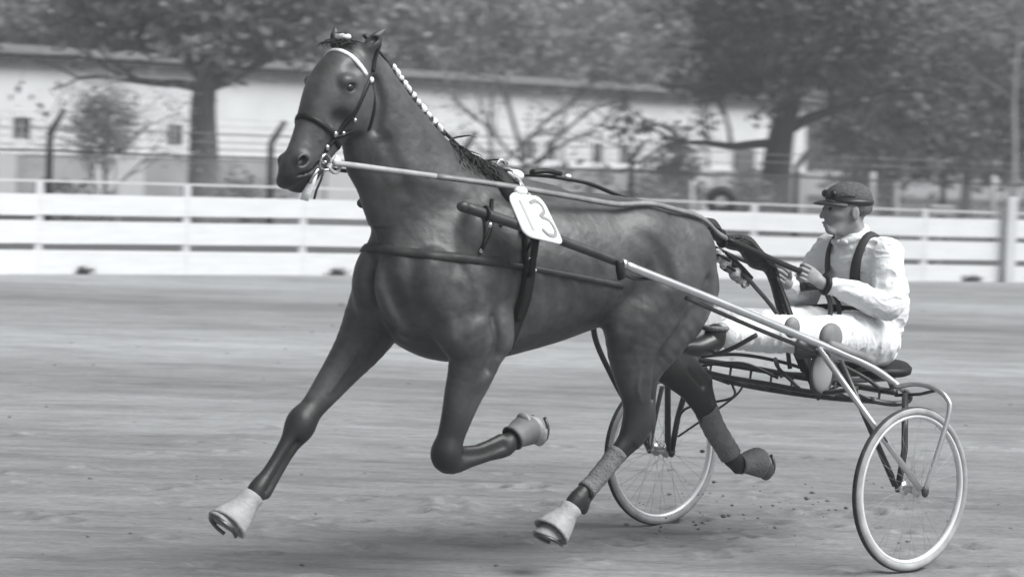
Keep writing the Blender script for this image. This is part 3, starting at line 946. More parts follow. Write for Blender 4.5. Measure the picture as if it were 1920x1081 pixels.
# the wood that closes the view
rgw = np.random.default_rng(5)
n = 26000
cx = rgw.uniform(-42, 42, n // 20); cy = 108 + rgw.uniform(0, 9, n // 20) + .15 * cx; cz = rgw.random(n // 20) ** .8 * (12 + 2.2 * np.sin(cx * .5) + 1.5 * np.sin(cx * 1.3 + 1))
pts = np.stack([cx, cy, cz], 1)[:, None, :] + rgw.normal(size=(n // 20, 20, 3)) * np.array([.8, .8, .42])
V, F = leaf_cloud(pts.reshape(-1, 3), .34, rgw)
o = mesh_obj('distant_wood', V, F, M_leafm, None, WORLD, smooth=False)
tag(o, 'far wood of closely grown trees that closes the view', kind='stuff')

# thin summer haze over the far side of the course
hz = MB().box((-45, -3, -1.0), (45, 130, 16.0)).build('haze', MATS['clod'], frame=WORLD, smooth=False)
hm = bpy.data.materials.new('haze_air'); hm.use_nodes = True
hn_ = hm.node_tree; hn_.nodes.remove(hn_.nodes['Principled BSDF'])
pv = hn_.nodes.new('ShaderNodeVolumePrincipled')
pv.inputs['Color'].default_value = (.93, .96, .98, 1); pv.inputs['Density'].default_value = .0018
hn_.links.new(pv.outputs[0], hn_.nodes['Material Output'].inputs['Volume'])
hz.data.materials.clear(); hz.data.materials.append(hm)
hz['kind'] = 'stuff'
# ================================================================ the horse
M_coat = mat('bay_coat', .07, rough=.45, spec=.38, nscale=7, namt=.20, bump=.35, bscale=55, attr='coat', coords='Object', bdist=.004)
M_hoof = mat('hoof_horn', .10, rough=.5, spec=.3, nscale=30, namt=.2)
M_mane = mat('black_hair', .016, rough=.5, spec=.4, nscale=60, namt=.4, bump=.6, bscale=120)
M_leather = mat('dark_leather', .010, rough=.5, spec=.25, nscale=40, namt=.25)
M_leather2 = mat('worn_leather', .035, rough=.5, spec=.3, nscale=30, namt=.25)
M_white = mat('white_cloth', .72, rough=.8, spec=.2, nscale=30, namt=.08, bump=.3, bscale=80)
M_nickel = mat('nickel', .55, rough=.25, spec=.6, metal=1.0)
M_eye = mat('dark_eye', .008, rough=.06, spec=.7)
M_boot = mat('pale_rubber', .28, rough=.6, spec=.3, nscale=18, namt=.15, bump=.3, bscale=50)
M_band = mat('grey_bandage', .17, rough=.9, spec=.1, nscale=25, namt=.15, bump=.5, bscale=90)

H = Field((-.16, -.40, .10), (2.84, .40, 2.22), .0065)
# trunk
H.chain([(.64, 0, 1.21, .12, .13), (.72, 0, 1.235, .20, .20), (.83, 0, 1.265, .238, .255), (.96, 0, 1.272, .252, .275), (1.12, 0, 1.272, .268, .275),
         (1.3, 0, 1.25, .296, .288), (1.5, 0, 1.23, .325, .292), (1.7, 0, 1.215, .345, .278), (1.87, 0, 1.20, .335, .245),
         (2.01, 0, 1.195, .29, .215), (2.11, 0, 1.185, .21, .185)], k=.02, sub=9)
# withers, neck
H.chain([(1.40, 0, 1.47, .085, .06), (1.58, 0, 1.515, .085, .05), (1.75, 0, 1.55, .10, .05), (1.9, 0, 1.62, .09, .05)], k=.09)
H.chain([(1.80, 0, 1.29, .28, .19), (1.935, 0, 1.41, .275, .160), (2.055, 0, 1.54, .250, .128), (2.155, 0, 1.68, .205, .104),
         (2.235, 0, 1.82, .158, .088), (2.295, 0, 1.935, .122, .078), (2.335, 0, 2.01, .098, .075)], k=.05, sub=9)
# breast muscles
for s in (-1, 1):
    H.ell((2.13, .095 * s, 1.14), (.125, .088, .17), k=.035)
H.ell((2.262, 0, 1.14), (.05, .016, .15), k=.09, op='cut')
# rump
for s in (-1, 1):
    H.ell((.80, .125 * s, 1.285), (.20, .145, .20), k=.06)
    H.ell((1.02, .165 * s, 1.36), (.13, .09, .12), k=.10)
H.ell((.54, 0, 1.22), (.05, .010, .12), k=.03, op='cut')

# ---- near hind (forward under the belly)
H.chain([(.80, .13, 1.25, .185, .125), (.91, .155, 1.15, .185, .125), (1.01, .172, 1.04, .160, .112), (1.045, .170, .93, .124, .090), (1.03, .162, .83, .100, .070),
         (1.0, .155, .74, .082, .058), (.985, .15, .665, .072, .050), (.985, .146, .61, .073, .048), (1.005, .143, .555, .064, .044),
         (1.055, .14, .505, .042, .034), (1.13, .132, .43, .035, .029), (1.21, .127, .355, .033, .028), (1.275, .125, .302, .041, .036),
         (1.32, .122, .262, .034, .032), (1.36, .12, .225, .036, .036)], k=.035, sub=3)
H.chain([(.68, .12, 1.17, .13, .11), (.76, .14, 1.04, .115, .10), (.85, .152, .93, .085, .075), (.915, .152, .83, .055, .045), (.93, .15, .74, .03, .026), (.925, .146, .655, .024, .022),
         (.915, .144, .60, .026, .024)], k=.035, sub=3)
H.chain([(.93, .145, .60, .030, .024), (1.02, .138, .50, .022, .020), (1.14, .13, .39, .018, .017), (1.25, .125, .285, .024, .022)], k=.02, sub=2)
H.ell((1.115, .185, 1.02), (.062, .06, .085), k=.06)
H.ell((1.245, .125, .262), (.022, .018, .026), k=.02)
# ---- far hind (stretched back)
H.chain([(.80, -.13, 1.23, .19, .13), (.76, -.16, 1.08, .165, .115), (.69, -.17, .95, .130, .095), (.60, -.168, .855, .100, .072), (.50, -.16, .775, .078, .055),
         (.42, -.152, .712, .062, .046), (.37, -.147, .665, .060, .043), (.335, -.143, .61, .050, .038), (.285, -.14, .53, .038, .031), (.225, -.136, .45, .036, .030),
         (.165, -.132, .385, .042, .037), (.11, -.13, .358, .034, .032), (.06, -.13, .355, .036, .036)], k=.035, sub=3)
H.chain([(.66, -.13, 1.12, .12, .10), (.58, -.15, .97, .09, .075), (.48, -.155, .865, .05, .042), (.39, -.15, .79, .028, .024), (.325, -.146, .735, .025, .023)], k=.03, sub=3)
H.chain([(.325, -.146, .72, .028, .023), (.285, -.143, .62, .022, .020), (.205, -.138, .47, .018, .017), (.14, -.134, .365, .024, .022)], k=.02, sub=2)
H.ell((.13, -.133, .335), (.022, .018, .022), k=.02)
# ---- far fore (reaching out)
H.chain([(1.93, -.13, 1.34, .15, .075), (2.03, -.15, 1.18, .16, .09), (2.10, -.165, 1.05, .14, .09), (2.16, -.17, .95, .112, .078), (2.245, -.166, .855, .084, .062),
         (2.33, -.162, .765, .064, .052), (2.40, -.156, .695, .051, .044), (2.445, -.152, .650, .052, .046), (2.485, -.149, .600, .044, .040), (2.55, -.143, .52, .033, .029),
         (2.61, -.137, .445, .033, .029), (2.66, -.132, .392, .042, .037), (2.70, -.13, .352, .034, .032), (2.735, -.13, .315, .038, .037)], k=.035, sub=3)
H.chain([(2.44, -.152, .615, .026, .022), (2.53, -.145, .50, .018, .017), (2.63, -.135, .375, .026, .023)], k=.02, sub=2)
# ---- near fore (folded)
H.chain([(1.72, .15, 1.44, .10, .05), (1.84, .165, 1.28, .145, .08), (1.97, .17, 1.15, .15, .10), (1.93, .19, 1.03, .145, .10), (1.885, .195, .94, .125, .086), (1.90, .19, .85, .104, .072), (1.93, .183, .76, .083, .062),
         (1.955, .176, .67, .066, .053), (1.977, .17, .59, .056, .047), (1.985, .165, .525, .056, .047), (1.955, .16, .49, .046, .040), (1.87, .156, .500, .036, .031), (1.77, .152, .520, .035, .030),
         (1.685, .148, .540, .043, .037), (1.635, .144, .575, .034, .032), (1.60, .14, .605, .037, .036)], k=.035, sub=3)
H.chain([(1.93, .16, .53, .024, .022), (1.83, .155, .535, .018, .017), (1.71, .15, .568, .022, .020)], k=.02, sub=2)
H.ell((1.765, .2, .965), (.055, .05, .06), k=.05)     # point of elbow
# muscle relief
H.chain([(1.70, .275, 1.36, .012, .014), (1.76, .285, 1.18, .014, .016), (1.74, .275, 1.02, .012, .014)], k=.05, op='cut')
H.chain([(2.05, .245, 1.35, .010, .014), (1.98, .285, 1.16, .012, .012), (2.03, .28, 1.0, .010, .012)], k=.04, op='cut')
H.chain([(1.88, .255, 1.47, .010, .012), (1.95, .235, 1.34, .012, .014)], k=.05, op='cut')
H.chain([(2.26, .100, 1.72, .006, .008), (2.19, .130, 1.54, .006, .008)], k=.05, op='cut')
H.chain([(1.06, .30, 1.22, .02, .02), (1.13, .285, 1.12, .02, .02), (1.18, .26, 1.02, .02, .02)], k=.06, op='cut')
H.chain([(.72, .265, 1.20, .008, .012), (.80, .275, 1.06, .008, .012), (.88, .25, .94, .008, .010)], k=.04, op='cut')
H.chain([(.88, .29, 1.27, .008, .010), (.98, .295, 1.14, .008, .010)], k=.05, op='cut')
for i in range(5):
    x = 1.36 + i * .085
    H.chain([(x, .315, 1.25, .006, .008), (x - .03, .305, 1.10, .006, .008), (x - .06, .26, 1.0, .006, .008)], k=.05, op='cut')

# knees, tendons, veins
for (kx, ky, kz, dx, dz) in ((2.47, -.150, .630, .03, .02), (2.005, .165, .525, .03, -.01)):
    H.ell((kx - .004, ky, kz - .004), (.046, .045, .052), k=.05)
for pts_ in ([(2.50, -.118, .565), (2.58, -.110, .465), (2.645, -.105, .385)], [(1.93, .195, .518), (1.83, .188, .518), (1.72, .188, .545)],
             [(1.03, .175, .505), (1.13, .160, .405), (1.23, .155, .315)], [(.46, -.115, .78), (.38, -.11, .71)],
             [(.94, .24, .88), (.95, .205, .78), (.945, .182, .70)]):
    H.chain([(*q, .005, .008) for q in pts_], k=.03, op='cut')
H.chain([(1.86, .27, 1.06, .012, .014), (1.84, .265, .96, .012, .012), (1.87, .25, .86, .010, .010)], k=.05, op='cut')
H.chain([(1.84, .30, 1.12, .010, .012), (1.93, .305, 1.09, .010, .012), (2.02, .285, 1.05, .010, .012)], k=.05, op='cut')
H.ell((1.90, .235, 1.19), (.11, .05, .09), k=.05)
H.ell((1.80, .235, 1.02), (.055, .045, .085), k=.04)
for s in (1, -1):
    H.ell((1.90 if s > 0 else 1.96, .20 * s, 1.36), (.07, .05, .12), k=.05)
    H.chain([(1.60, .285 * s, 1.46, .008, .01), (1.74, .27 * s, 1.43, .008, .01), (1.86, .245 * s, 1.50, .008, .01)], k=.06, op='cut')
    H.chain([(1.32, .30 * s, 1.02, .010, .012), (1.5, .30 * s, .985, .010, .012), (1.66, .275 * s, 1.0, .010, .012)], k=.05, op='cut')
    H.ell((.90, .22 * s, 1.20), (.13, .085, .12), k=.06)
    H.chain([(1.12, .305 * s, 1.40, .010, .012), (1.02, .305 * s, 1.30, .010, .012), (.98, .305 * s, 1.2, .010, .012)], k=.06, op='cut')
    H.chain([(2.38, .093 * s, 1.90, .006, .008), (2.36, .098 * s, 1.82, .006, .008), (2.38, .090 * s, 1.765, .006, .008)], k=.02, op='cut')
H.chain([(2.275, .075, 1.30, .010, .012), (2.245, .115, 1.17, .010, .012), (2.19, .138, 1.05, .010, .012), (2.12, .145, .95, .008, .010)], k=.07, op='cut')
H.chain([(2.17, -.22, 1.22, .010, .012), (2.22, -.235, 1.08, .010, .012)], k=.04, op='cut')
H.ell((2.10, .19, 1.20), (.085, .055, .12), k=.04)
# veins
for pts_ in ([(2.24, -.10, .90), (2.30, -.108, .82), (2.36, -.112, .75)],
             [(1.10, .235, .90), (1.06, .228, .84), (1.05, .212, .76), (1.02, .20, .70)]):
    H.chain([(*q, .006, .006) for q in catmull(pts_, 3)], k=.010, sub=1)
# ---- head
H.chain([(2.345, 0, 2.015, .088, .078), (2.40, 0, 1.965, .108, .094), (2.455, 0, 1.895, .112, .098), (2.51, 0, 1.81, .100, .078), (2.56, 0, 1.73, .082, .060),
         (2.605, 0, 1.665, .070, .053), (2.645, 0, 1.61, .064, .055), (2.668, 0, 1.580, .046, .046)], k=.02, sub=12)
for s in (-1, 1):
    H.ell((2.385, .052 * s, 1.865), (.115, .040, .115), k=.03)                 # cheek disc
    H.ell((2.47, .088 * s, 1.945), (.036, .020, .024), k=.025)                  # brow over the eye
    H.chain([(2.43, .088 * s, 1.89, .014, .012), (2.50, .070 * s, 1.80, .012, .010), (2.535, .058 * s, 1.75, .008, .008)], k=.02)  # facial crest
    H.ell((2.652, .042 * s, 1.640), (.038, .020, .030), k=.015)                 # nostril rim
    H.ell((2.660, .066 * s, 1.642), (.028, .034, .016), k=.008, op='cut', R=Matrix.Rotation(math.radians(35), 3, 'Y'))
    H.ell((2.465, .104 * s, 1.922), (.020, .014, .013), k=.010, op='cut')      # eye socket
    H.ell((2.44, .098 * s, 2.0), (.030, .016, .022), k=.03, op='cut')           # hollow over the eye
H.chain([(2.40, 0, 1.80, .070, .055), (2.47, 0, 1.72, .052, .046), (2.53, 0, 1.645, .042, .040), (2.58, 0, 1.578, .036, .040), (2.60, 0, 1.553, .032, .038)], k=.025)
H.chain([(2.685, 0, 1.585, .004, .08), (2.60, 0, 1.612, .005, .08), (2.545, 0, 1.655, .005, .08)], k=.008, op='cut')   # mouth
H.ell((2.675, 0, 1.575), (.030, .036, .026), k=.02)
H.ell((2.625, 0, 1.545), (.030, .032, .020), k=.015)
for s in (-1, 1):
    H.chain([(2.305, .070 * s, 1.95, .012, .012), (2.285, .080 * s, 1.86, .012, .012), (2.30, .075 * s, 1.77, .010, .010)], k=.035, op='cut')
    H.chain([(2.52, .062 * s, 1.845, .005, .005), (2.55, .056 * s, 1.79, .005, .005), (2.575, .058 * s, 1.72, .004, .004)], k=.010)
    H.ell((2.50, .078 * s, 1.80), (.035, .020, .022), k=.04, op='cut')
# ears
for s, tip in ((-1, (2.365, -.075, 2.150)), (1, (2.282, .088, 2.150))):
    b = (2.335, .052 * s, 2.055)
    mid = tuple((b[i] * .5 + tip[i] * .5) for i in range(3))
    H.chain([(*b, .030, .026), (mid[0] + .012, mid[1] + .008 * s, mid[2], .030, .022), (*tip, .007, .006)], k=.02, sub=4)
    H.chain([(b[0] + .03, b[1] + .012 * s, b[2] + .03, .010, .008), (mid[0] + .034, mid[1] + .014 * s, mid[2], .014, .010), (tip[0] + .010, tip[1], tip[2] - .03, .005, .004)], k=.008, op='cut', sub=3)

hV, hQ = H.surf(relax=1)
hc_ = fractal(hV, 9, 3, 3.); hf_ = fractal(hV, 30, 2, 7.)
bodyw = np.clip((hV[:, 2] - .7) / .3, .25, 1) * np.where(hV[:, 0] > 2.3, .35, 1)
nn_ = np.zeros_like(hV)
fn_ = np.cross(hV[hQ[:, 2]] - hV[hQ[:, 0]], hV[hQ[:, 3]] - hV[hQ[:, 1]])
for i in range(4): np.add.at(nn_, hQ[:, i], fn_)
nn_ /= np.linalg.norm(nn_, axis=1, keepdims=True) + 1e-9
hV = hV + nn_ * ((.0018 * hc_ + .0006 * hf_) * bodyw)[:, None]
horse = thing('horse', 'bay trotting horse, mid-stride with all hooves off the ground, pulling the two-wheeled racing cart', 'horse', (1.4, 0, .15))
body = mesh_obj('body', hV, hQ, M_coat, horse)
# coat colour: bay with black points, darker muzzle, and shade painted in between the hind legs
x, y, z = hV.T
leg = np.clip((.80 - z) / .22, 0, 1)
farfore = (x > 2.25) & (z < 1.0)
leg = np.where(farfore, np.clip((.74 - z) / .08, 0, 1), leg)
leg = np.where((x < .6) & (y < 0) & (z < .95), np.clip((.88 - z) / .12, 0, 1), leg)
muz = np.clip(1 - np.hypot(x - 2.68, z - 1.57) / .14, 0, 1) ** .6
mot = vnoise(hV, 14) * .5 + vnoise(hV, 37, 2.) * .5
base = .056 * (1 + .10 * mot + .30 * hc_ + .18 * hf_)
v = base * (1 - leg) + .020 * leg
eyed = np.hypot(np.hypot(x - 2.463, z - 1.922), (np.abs(y) - .09) * 1.0)
v = v * (1 - .6 * np.clip(1 - eyed / .045, 0, 1) ** .7)
nos = np.sqrt(((x - 2.662) / .030) ** 2 + ((z - 1.642) / .022) ** 2 + ((np.abs(y) - .052) / .016) ** 2)
v = v * np.where(nos < 1, .18, 1)
v = v * (1 - .55 * muz)
inn = np.clip((.12 - np.abs(y)) / .12, 0, 1) * np.clip((1.05 - z) / .1, 0, 1) * (x < 1.4)  # shade inside the hind legs, put into the coat colour
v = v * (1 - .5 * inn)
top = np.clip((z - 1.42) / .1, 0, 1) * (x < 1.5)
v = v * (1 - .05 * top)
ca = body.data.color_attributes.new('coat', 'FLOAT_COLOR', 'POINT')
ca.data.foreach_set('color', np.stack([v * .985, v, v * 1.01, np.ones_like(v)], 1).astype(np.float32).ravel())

for s in (-1, 1):
    MB().ball((2.463, .084 * s, 1.922), (.025, .020, .021), 14, 10).build('eye', M_eye, horse)

# hooves: truncated cones on the pastern axis
def hoof(c, axis, fwd, mh, size=.062):
    """c = coronet centre, axis = towards the sole, fwd = towards the toe"""
    a = Vector(axis).normalized(); f = Vector(fwd); f = (f - a * f.dot(a)).normalized(); l = a.cross(f)
    n = 20
    V, F = [], []
    for (d, r, sh) in ((0, .72, -.02), (.008, .80, -.012), (.045, .95, .006), (.075, 1.08, .020), (.082, 1.05, .021)):
        for j in range(n):
            t = 2 * math.pi * j / n
            rx = r * size * (1.0 + .16 * math.cos(t)); ry = r * size * .92
            hd = d * (1 if math.cos(t) > -.2 else .78)
            p = Vector(c) + a * hd + f * (rx * math.cos(t) + sh) + l * ry * math.sin(t)
            V.append(tuple(p))
    for i in range(4):
        for j in range(n):
            k = (j + 1) % n
            F.append((i * n + j, (i + 1) * n + j, (i + 1) * n + k, i * n + k))
    F.append(tuple(range(n))); F.append(tuple(4 * n + j for j in range(n))[::-1])
    o = mesh_obj('hoof', V, F, mh, horse)
    # steel shoe
    sp = [Vector(c) + a * .085 + f * (size * 1.02 * math.cos(t) + .018) + l * size * .90 * math.sin(t) for t in np.linspace(-2.4, 2.4, 18)]
    MB().tube(sp, .0075, 6).build('horseshoe', M_steel_d, o)
    return o
M_steel_d = mat('dark_steel', .12, rough=.4, spec=.5, metal=.8, nscale=20, namt=.2)

def bell(c0, c1, r0, r1, name='bell_boot', m=None, fl=1.0, fwd=None):
    """rubber bell boot flaring over the hoof"""
    c0, c1 = Vector(c0), Vector(c1)
    a = (c1 - c0).normalized()
    u = a.orthogonal().normalized() if fwd is None else (Vector(fwd) - a * Vector(fwd).dot(a)).normalized()
    l = a.cross(u)
    n = 28
    V, F = [], []
    prof = [(0, r0), (.03, r0 * 1.12), (.18, r0 * 1.02), (.6, (r0 + r1) * .53), (.92, r1 * 1.0), (1.0, r1 * 1.03), (1.0, r1 * .93), (.6, (r0 + r1) * .47), (0, r0 * .85)]
    for t, r in prof:
        for j in range(n):
            ph = 2 * math.pi * j / n
            rr = r * (1 + .05 * t * math.sin(3 * ph + 1))
            p = c0 + (c1 - c0) * (t * (1 + .05 * math.sin(2 * ph) * t)) + u * rr * (math.cos(ph) + .18 * t) + l * rr * math.sin(ph)
            V.append(tuple(p))
    for i in range(len(prof) - 1):
        for j in range(n):
            k = (j + 1) % n
            F.append((i * n + j, i * n + k, (i + 1) * n + k, (i + 1) * n + j))
    return mesh_obj(name, V, F, m or M_boot, horse)

# far fore
hoof((2.748, -.13, .305), (.70, 0, -.72), (.72, 0, .55), M_boot)
bell((2.685, -.131, .37), (2.79, -.13, .255), .043, .078, fwd=(1, 0, .6))
# near fore (sole turned up and back)
hoof((1.59, .138, .612), (-.86, 0, .10), (.05, 0, -1), M_boot, .058)
bell((1.650, .146, .568), (1.56, .136, .612), .048, .064, m=mat('dusty_rubber', .14, rough=.7, nscale=18, namt=.2), fwd=(0, 0, -1))
# near hind
hoof((1.372, .12, .215), (.42, 0, -.9), (.93, 0, .25), M_boot, .060)
bell((1.305, .124, .272), (1.40, .12, .165), .042, .076, fwd=(1, 0, .3))
# far hind
hoof((.045, -.13, .358), (-.9, 0, .12), (-.1, 0, -1), M_hoof, .058)
bell((.12, -.131, .358), (.0, -.13, .372), .042, .066, m=M_band, fwd=(0, 0, -1))
# bandage on the far hind cannon and the paler one on the near hind
def bandage(pts, radii, m, name='leg_bandage'):
    P = catmull(pts, 6)
    b = MB(); r = np.interp(np.linspace(0, 1, len(P)), np.linspace(0, 1, len(radii)), radii)
    r = r * (1 + .025 * np.sin(np.arange(len(P)) * 2.1))
    b.tube(P, list(r), 18)
    return b.build(name, m, horse)
bandage([(.318, -.142, .60), (.275, -.14, .525), (.215, -.136, .45), (.175, -.133, .40)], [.053, .051, .049, .050], M_band)
bandage([(1.075, .135, .487), (1.13, .131, .428), (1.20, .127, .362), (1.235, .126, .335)], [.041, .040, .039, .042], mat('pale_bandage', .15, rough=.9, spec=.1, nscale=25, namt=.15, bump=.5, bscale=90))

# mane: dark plaits with white tape on the crest, loose hair at the withers
def hairs(name, roots, dirs, length, rad, m, parent, droop=.5, jit=.02, seed=3, seg=4, steps=7, wave=.01):
    rg = random.Random(seed)
    b = MB()
    for rt_, dr in zip(roots, dirs):
        p = Vector(rt_); d = Vector(dr).normalized()
        L = length * rg.uniform(.7, 1.15)
        pts = [p.copy()]
        ph = rg.uniform(0, 6)
        for i in range(steps):
            d = (d + Vector((0, 0, -droop / steps)) + Vector([rg.gauss(0, jit) for _ in range(3)])).normalized()
            p = p + d * L / steps
            pts.append(p + Vector((wave * math.sin(i + ph), wave * math.cos(i * 1.3 + ph), 0)))
        b.tube(pts, [rad, rad * .9, rad * .2], seg)
    return b.build(name, m, parent)
crest = []
for t in np.linspace(0, 1, 30):
    cx, cz = np.interp(t, [0, .25, .5, .75, 1], [2.295, 2.235, 2.15, 2.04, 1.90]), np.interp(t, [0, .25, .5, .75, 1], [1.95, 1.84, 1.70, 1.56, 1.46])
    dr = Vector((-.84, 0, .54))
    crest.append((H.hit((cx, 0, cz), dr, .45), dr))
mb = MB()
for i in range(13):
    p, dr = crest[int(i * 17 / 12)]
    mb.ball(tuple(Vector(p) + dr * .006), (.020, .022, .020), 10, 6)
mane = mb.build('plaited_mane', M_mane, horse)
for i in range(11):
    q = i * 17 / 11 + .6
    p = Vector(crest[int(q)][0]) * (1 - q % 1) + Vector(crest[int(q) + 1][0]) * (q % 1)
    MB().ball(tuple(p + crest[0][1] * .012 + Vector((0, .008, 0))), (.015 + .003 * math.sin(i * 3), .018, .017 + .005 * math.sin(i * 2)), 10, 6, M=Matrix.Rotation(.6, 3, 'Y')).build('white_tape', M_white, mane)
roots, dirs = [], []
for i in range(150):
    k = 18 + random.random() * 10.9
    p = Vector(crest[int(k)][0])
    roots.append(p + Vector((random.gauss(0, .01), random.gauss(.012, .012), -.012)))
    dirs.append((random.gauss(-.4, .2), random.gauss(.5, .25), random.gauss(-.3, .25)))
hairs('loose_mane', roots, dirs, .13, .004, M_mane, horse, droop=1.0, seed=5)
# forelock
roots = [(2.37 + random.gauss(0, .008), random.gauss(0, .018), 2.10) for _ in range(50)]
hairs('forelock', roots, [(random.gauss(.5, .15), random.gauss(0, .3), .25) for _ in roots], .09, .003, M_mane, horse, droop=1.3, seed=8)
# tail: carried out behind, gathered in lumps and tied down towards the cart
def lock(path, radii, name, n=70, seed=1, rad=.0045, spread=1.0):
    rg = random.Random(seed)
    P = catmull(path, 6); m = len(P)
    b = MB()
    R = np.interp(np.linspace(0, 1, m), np.linspace(0, 1, len(radii)), radii)
    b.tube(P, list(R * .8), 10)
    for _ in range(n):
        a, q, ph = rg.uniform(0, 6.28), rg.uniform(.6, 1.05), rg.uniform(0, 6)
        pts = []
        for i in range(m):
            aa = a + .5 * math.sin(i * .25 + ph)
            pts.append(P[i] + np.array([math.cos(aa) * .7, math.sin(aa), math.cos(aa) * .7]) * R[i] * q * spread)
        b.tube(pts, [rad, rad, rad * .4], 4)
    return b.build(name, M_mane, horse)
tail = lock([(.60, .01, 1.34), (.53, .0, 1.40), (.47, 0, 1.405), (.40, 0, 1.355), (.34, 0, 1.34), (.26, 0, 1.33), (.19, 0, 1.27), (.12, .01, 1.235), (.085, .02, 1.15), (.05, .03, 1.03), (.0, .05, .90), (-.05, .07, .78)],
            [.03, .042, .048, .030, .042, .052, .058, .042, .026, .020, .018, .012], 'tail', 90)
MB().tube([(.398 + .0 * t, .03 * math.cos(t), 1.355 + .034 * math.sin(t)) for t in np.linspace(0, 6.28, 14)], .008, 6).build('tail_tie', M_leather2, tail)

# ================================================================ harness (all of it hangs on the horse; each piece a thing)
hc = thing('bridle', 'dark leather bridle with a white browband and nickel rings on the horse\'s head', 'bridle', (2.45, 0, 1.9))
def ring_rays(c, u, v, n, a0, a1, tm):
    c, u, v = (Vector(q) for q in (c, u, v))
    return [(tuple(c), tuple(u * math.cos(a) + v * math.sin(a)), tm) for a in np.linspace(a0, a1, n)]
def put_strap(name, rays, width, m, parent, thick=.004, closed=False, lift=.002):
    vv, ff = strap(H, rays, width, thick, closed=closed, lift=lift)
    return MB().add(vv, ff).build(name, m, parent)
hx = Vector((.56, 0, -.83)); hn = Vector((.83, 0, .56))     # along the face, out of the face
P2 = 2 * math.pi
# noseband
put_strap('noseband', ring_rays((2.535, 0, 1.755), hn, (0, 1, 0), 48, 0, P2 * 47 / 48, .22), .022, M_leather, hc, closed=True)
# browband, white, from ear to ear over the forehead
put_strap('browband', ring_rays((2.385, 0, 1.985), (.62, 0, .78), (0, 1, 0), 30, -1.75, 1.75, .25), .017, M_white, hc)
# headpiece behind the ears and cheekpieces down both sides
put_strap('headpiece', ring_rays((2.33, 0, 1.98), (-.25, 0, 1), (0, 1, 0), 26, -1.5, 1.5, .25), .018, M_leather, hc)
for s in (-1, 1):
    pts = [((2.0 * 0 + a, 0, c), (0, s, 0), .2) for a, c in catmull([(2.33, 0, 1.98), (2.395, 0, 1.90), (2.43, 0, 1.83), (2.475, 0, 1.76), (2.525, 0, 1.695), (2.55, 0, 1.655)], 5)[:, [0, 2]]]
    put_strap('cheekpiece', pts, .018, M_leather, hc)
    put_strap('throat_strap', [((a, 0, c), (0, s, 0), .2) for a, c in catmull([(2.31, 0, 1.98), (2.315, 0, 1.90), (2.325, 0, 1.82), (2.33, 0, 1.765)], 5)[:, [0, 2]]], .013, M_leather, hc)
    put_strap('jaw_strap', [((a, 0, c), (0, s, 0), .2) for a, c in [(2.50, 1.735), (2.47, 1.735), (2.44, 1.745), (2.415, 1.76)]], .013, M_leather, hc)
    # buckles and rosettes
    for (a, c, r) in ((2.505, 1.745, .012), (2.455, 1.75, .009), (2.425, 1.80, .009), (2.535, 1.695, .011), (2.345, 1.955, .012)):
        p = H.hit((a, 0, c), (0, s, 0), .2)
        MB().ball(tuple(p + np.array([0, .006 * s, 0])), (r, .006, r), 12, 6).build('rosette', M_nickel if a != 2.345 else M_white, hc)
    # bit ring
    bc = np.array([2.545, .058 * s, 1.640])
    MB().tube([bc + np.array([.030 * math.cos(t), .004 * math.sin(2 * t) * s, .030 * math.sin(t)]) for t in np.linspace(0, P2, 20, endpoint=False)], .0055, 6, closed=True).build('bit_ring', M_nickel, hc)
    MB().tube(catmull([(2.575, .05 * s, 1.615), (2.60, .048 * s, 1.585), (2.60, .045 * s, 1.56)], 4), .008, 6).build('bit_cheek', M_nickel, hc)
MB().tube([(2.545, -.06, 1.64), (2.55, 0, 1.636), (2.545, .06, 1.64)], .006, 6).build('mouthpiece', M_nickel, hc)
# white plume cloth between the ears
MB().ball((2.40, 0, 2.115), (.026, .030, .015), 12, 6).build('crown_pad', M_white, hc)
# hanging white chin strap and loose end under the jaw
cl = MB().add(*ribbon([(2.585, .042, 1.60), (2.592, .044, 1.56), (2.60, .042, 1.52), (2.607, .040, 1.495)], [(.3, 1, 0)] * 4, [.018, .026, .034, .030], .008)).build('chin_cloth', M_white, hc)
MB().add(*ribbon([(2.555, .058, 1.61), (2.562, .055, 1.57), (2.566, .05, 1.53), (2.568, .05, 1.50)], [(.2, 1, 0)] * 4, .008, .004)).build('loose_strap', M_leather2, hc)
MB().add(*ribbon(catmull([(2.47, .05, 1.655), (2.50, .058, 1.632), (2.525, .06, 1.628)], 4), [(0, 1, .2)] * 9, [.03, .022, .012], .006)).build('curb_pad', M_white, hc)
MB().add(*ribbon(catmull([(2.535, .06, 1.625), (2.51, .062, 1.603), (2.485, .062, 1.606), (2.47, .06, 1.625)], 4), [(0, 1, 0)] * 13, .014, .006)).build('curb_strap', mat('pale_strap', .42, rough=.6), hc)

# overcheck
oc = thing('overcheck_rein', 'thin dark overcheck rein running from the horse\'s poll down the crest to the withers', 'rein', (2.0, 0, 1.8))
MB().add(*ribbon(catmull([(2.30, 0, 2.125), (2.20, 0, 2.02), (2.0, .0, 1.83), (1.8, .0, 1.685), (1.62, 0, 1.625)], 6), [(-.5, 0, .85)] * 25, .018, .006)).build('check_strap', M_leather2, oc)
put_strap('poll_strap', ring_rays((2.345, 0, 2.02), (-.1, 0, 1), (1, 0, .1), 12, -.9, 1.0, .2), .014, M_leather, oc)

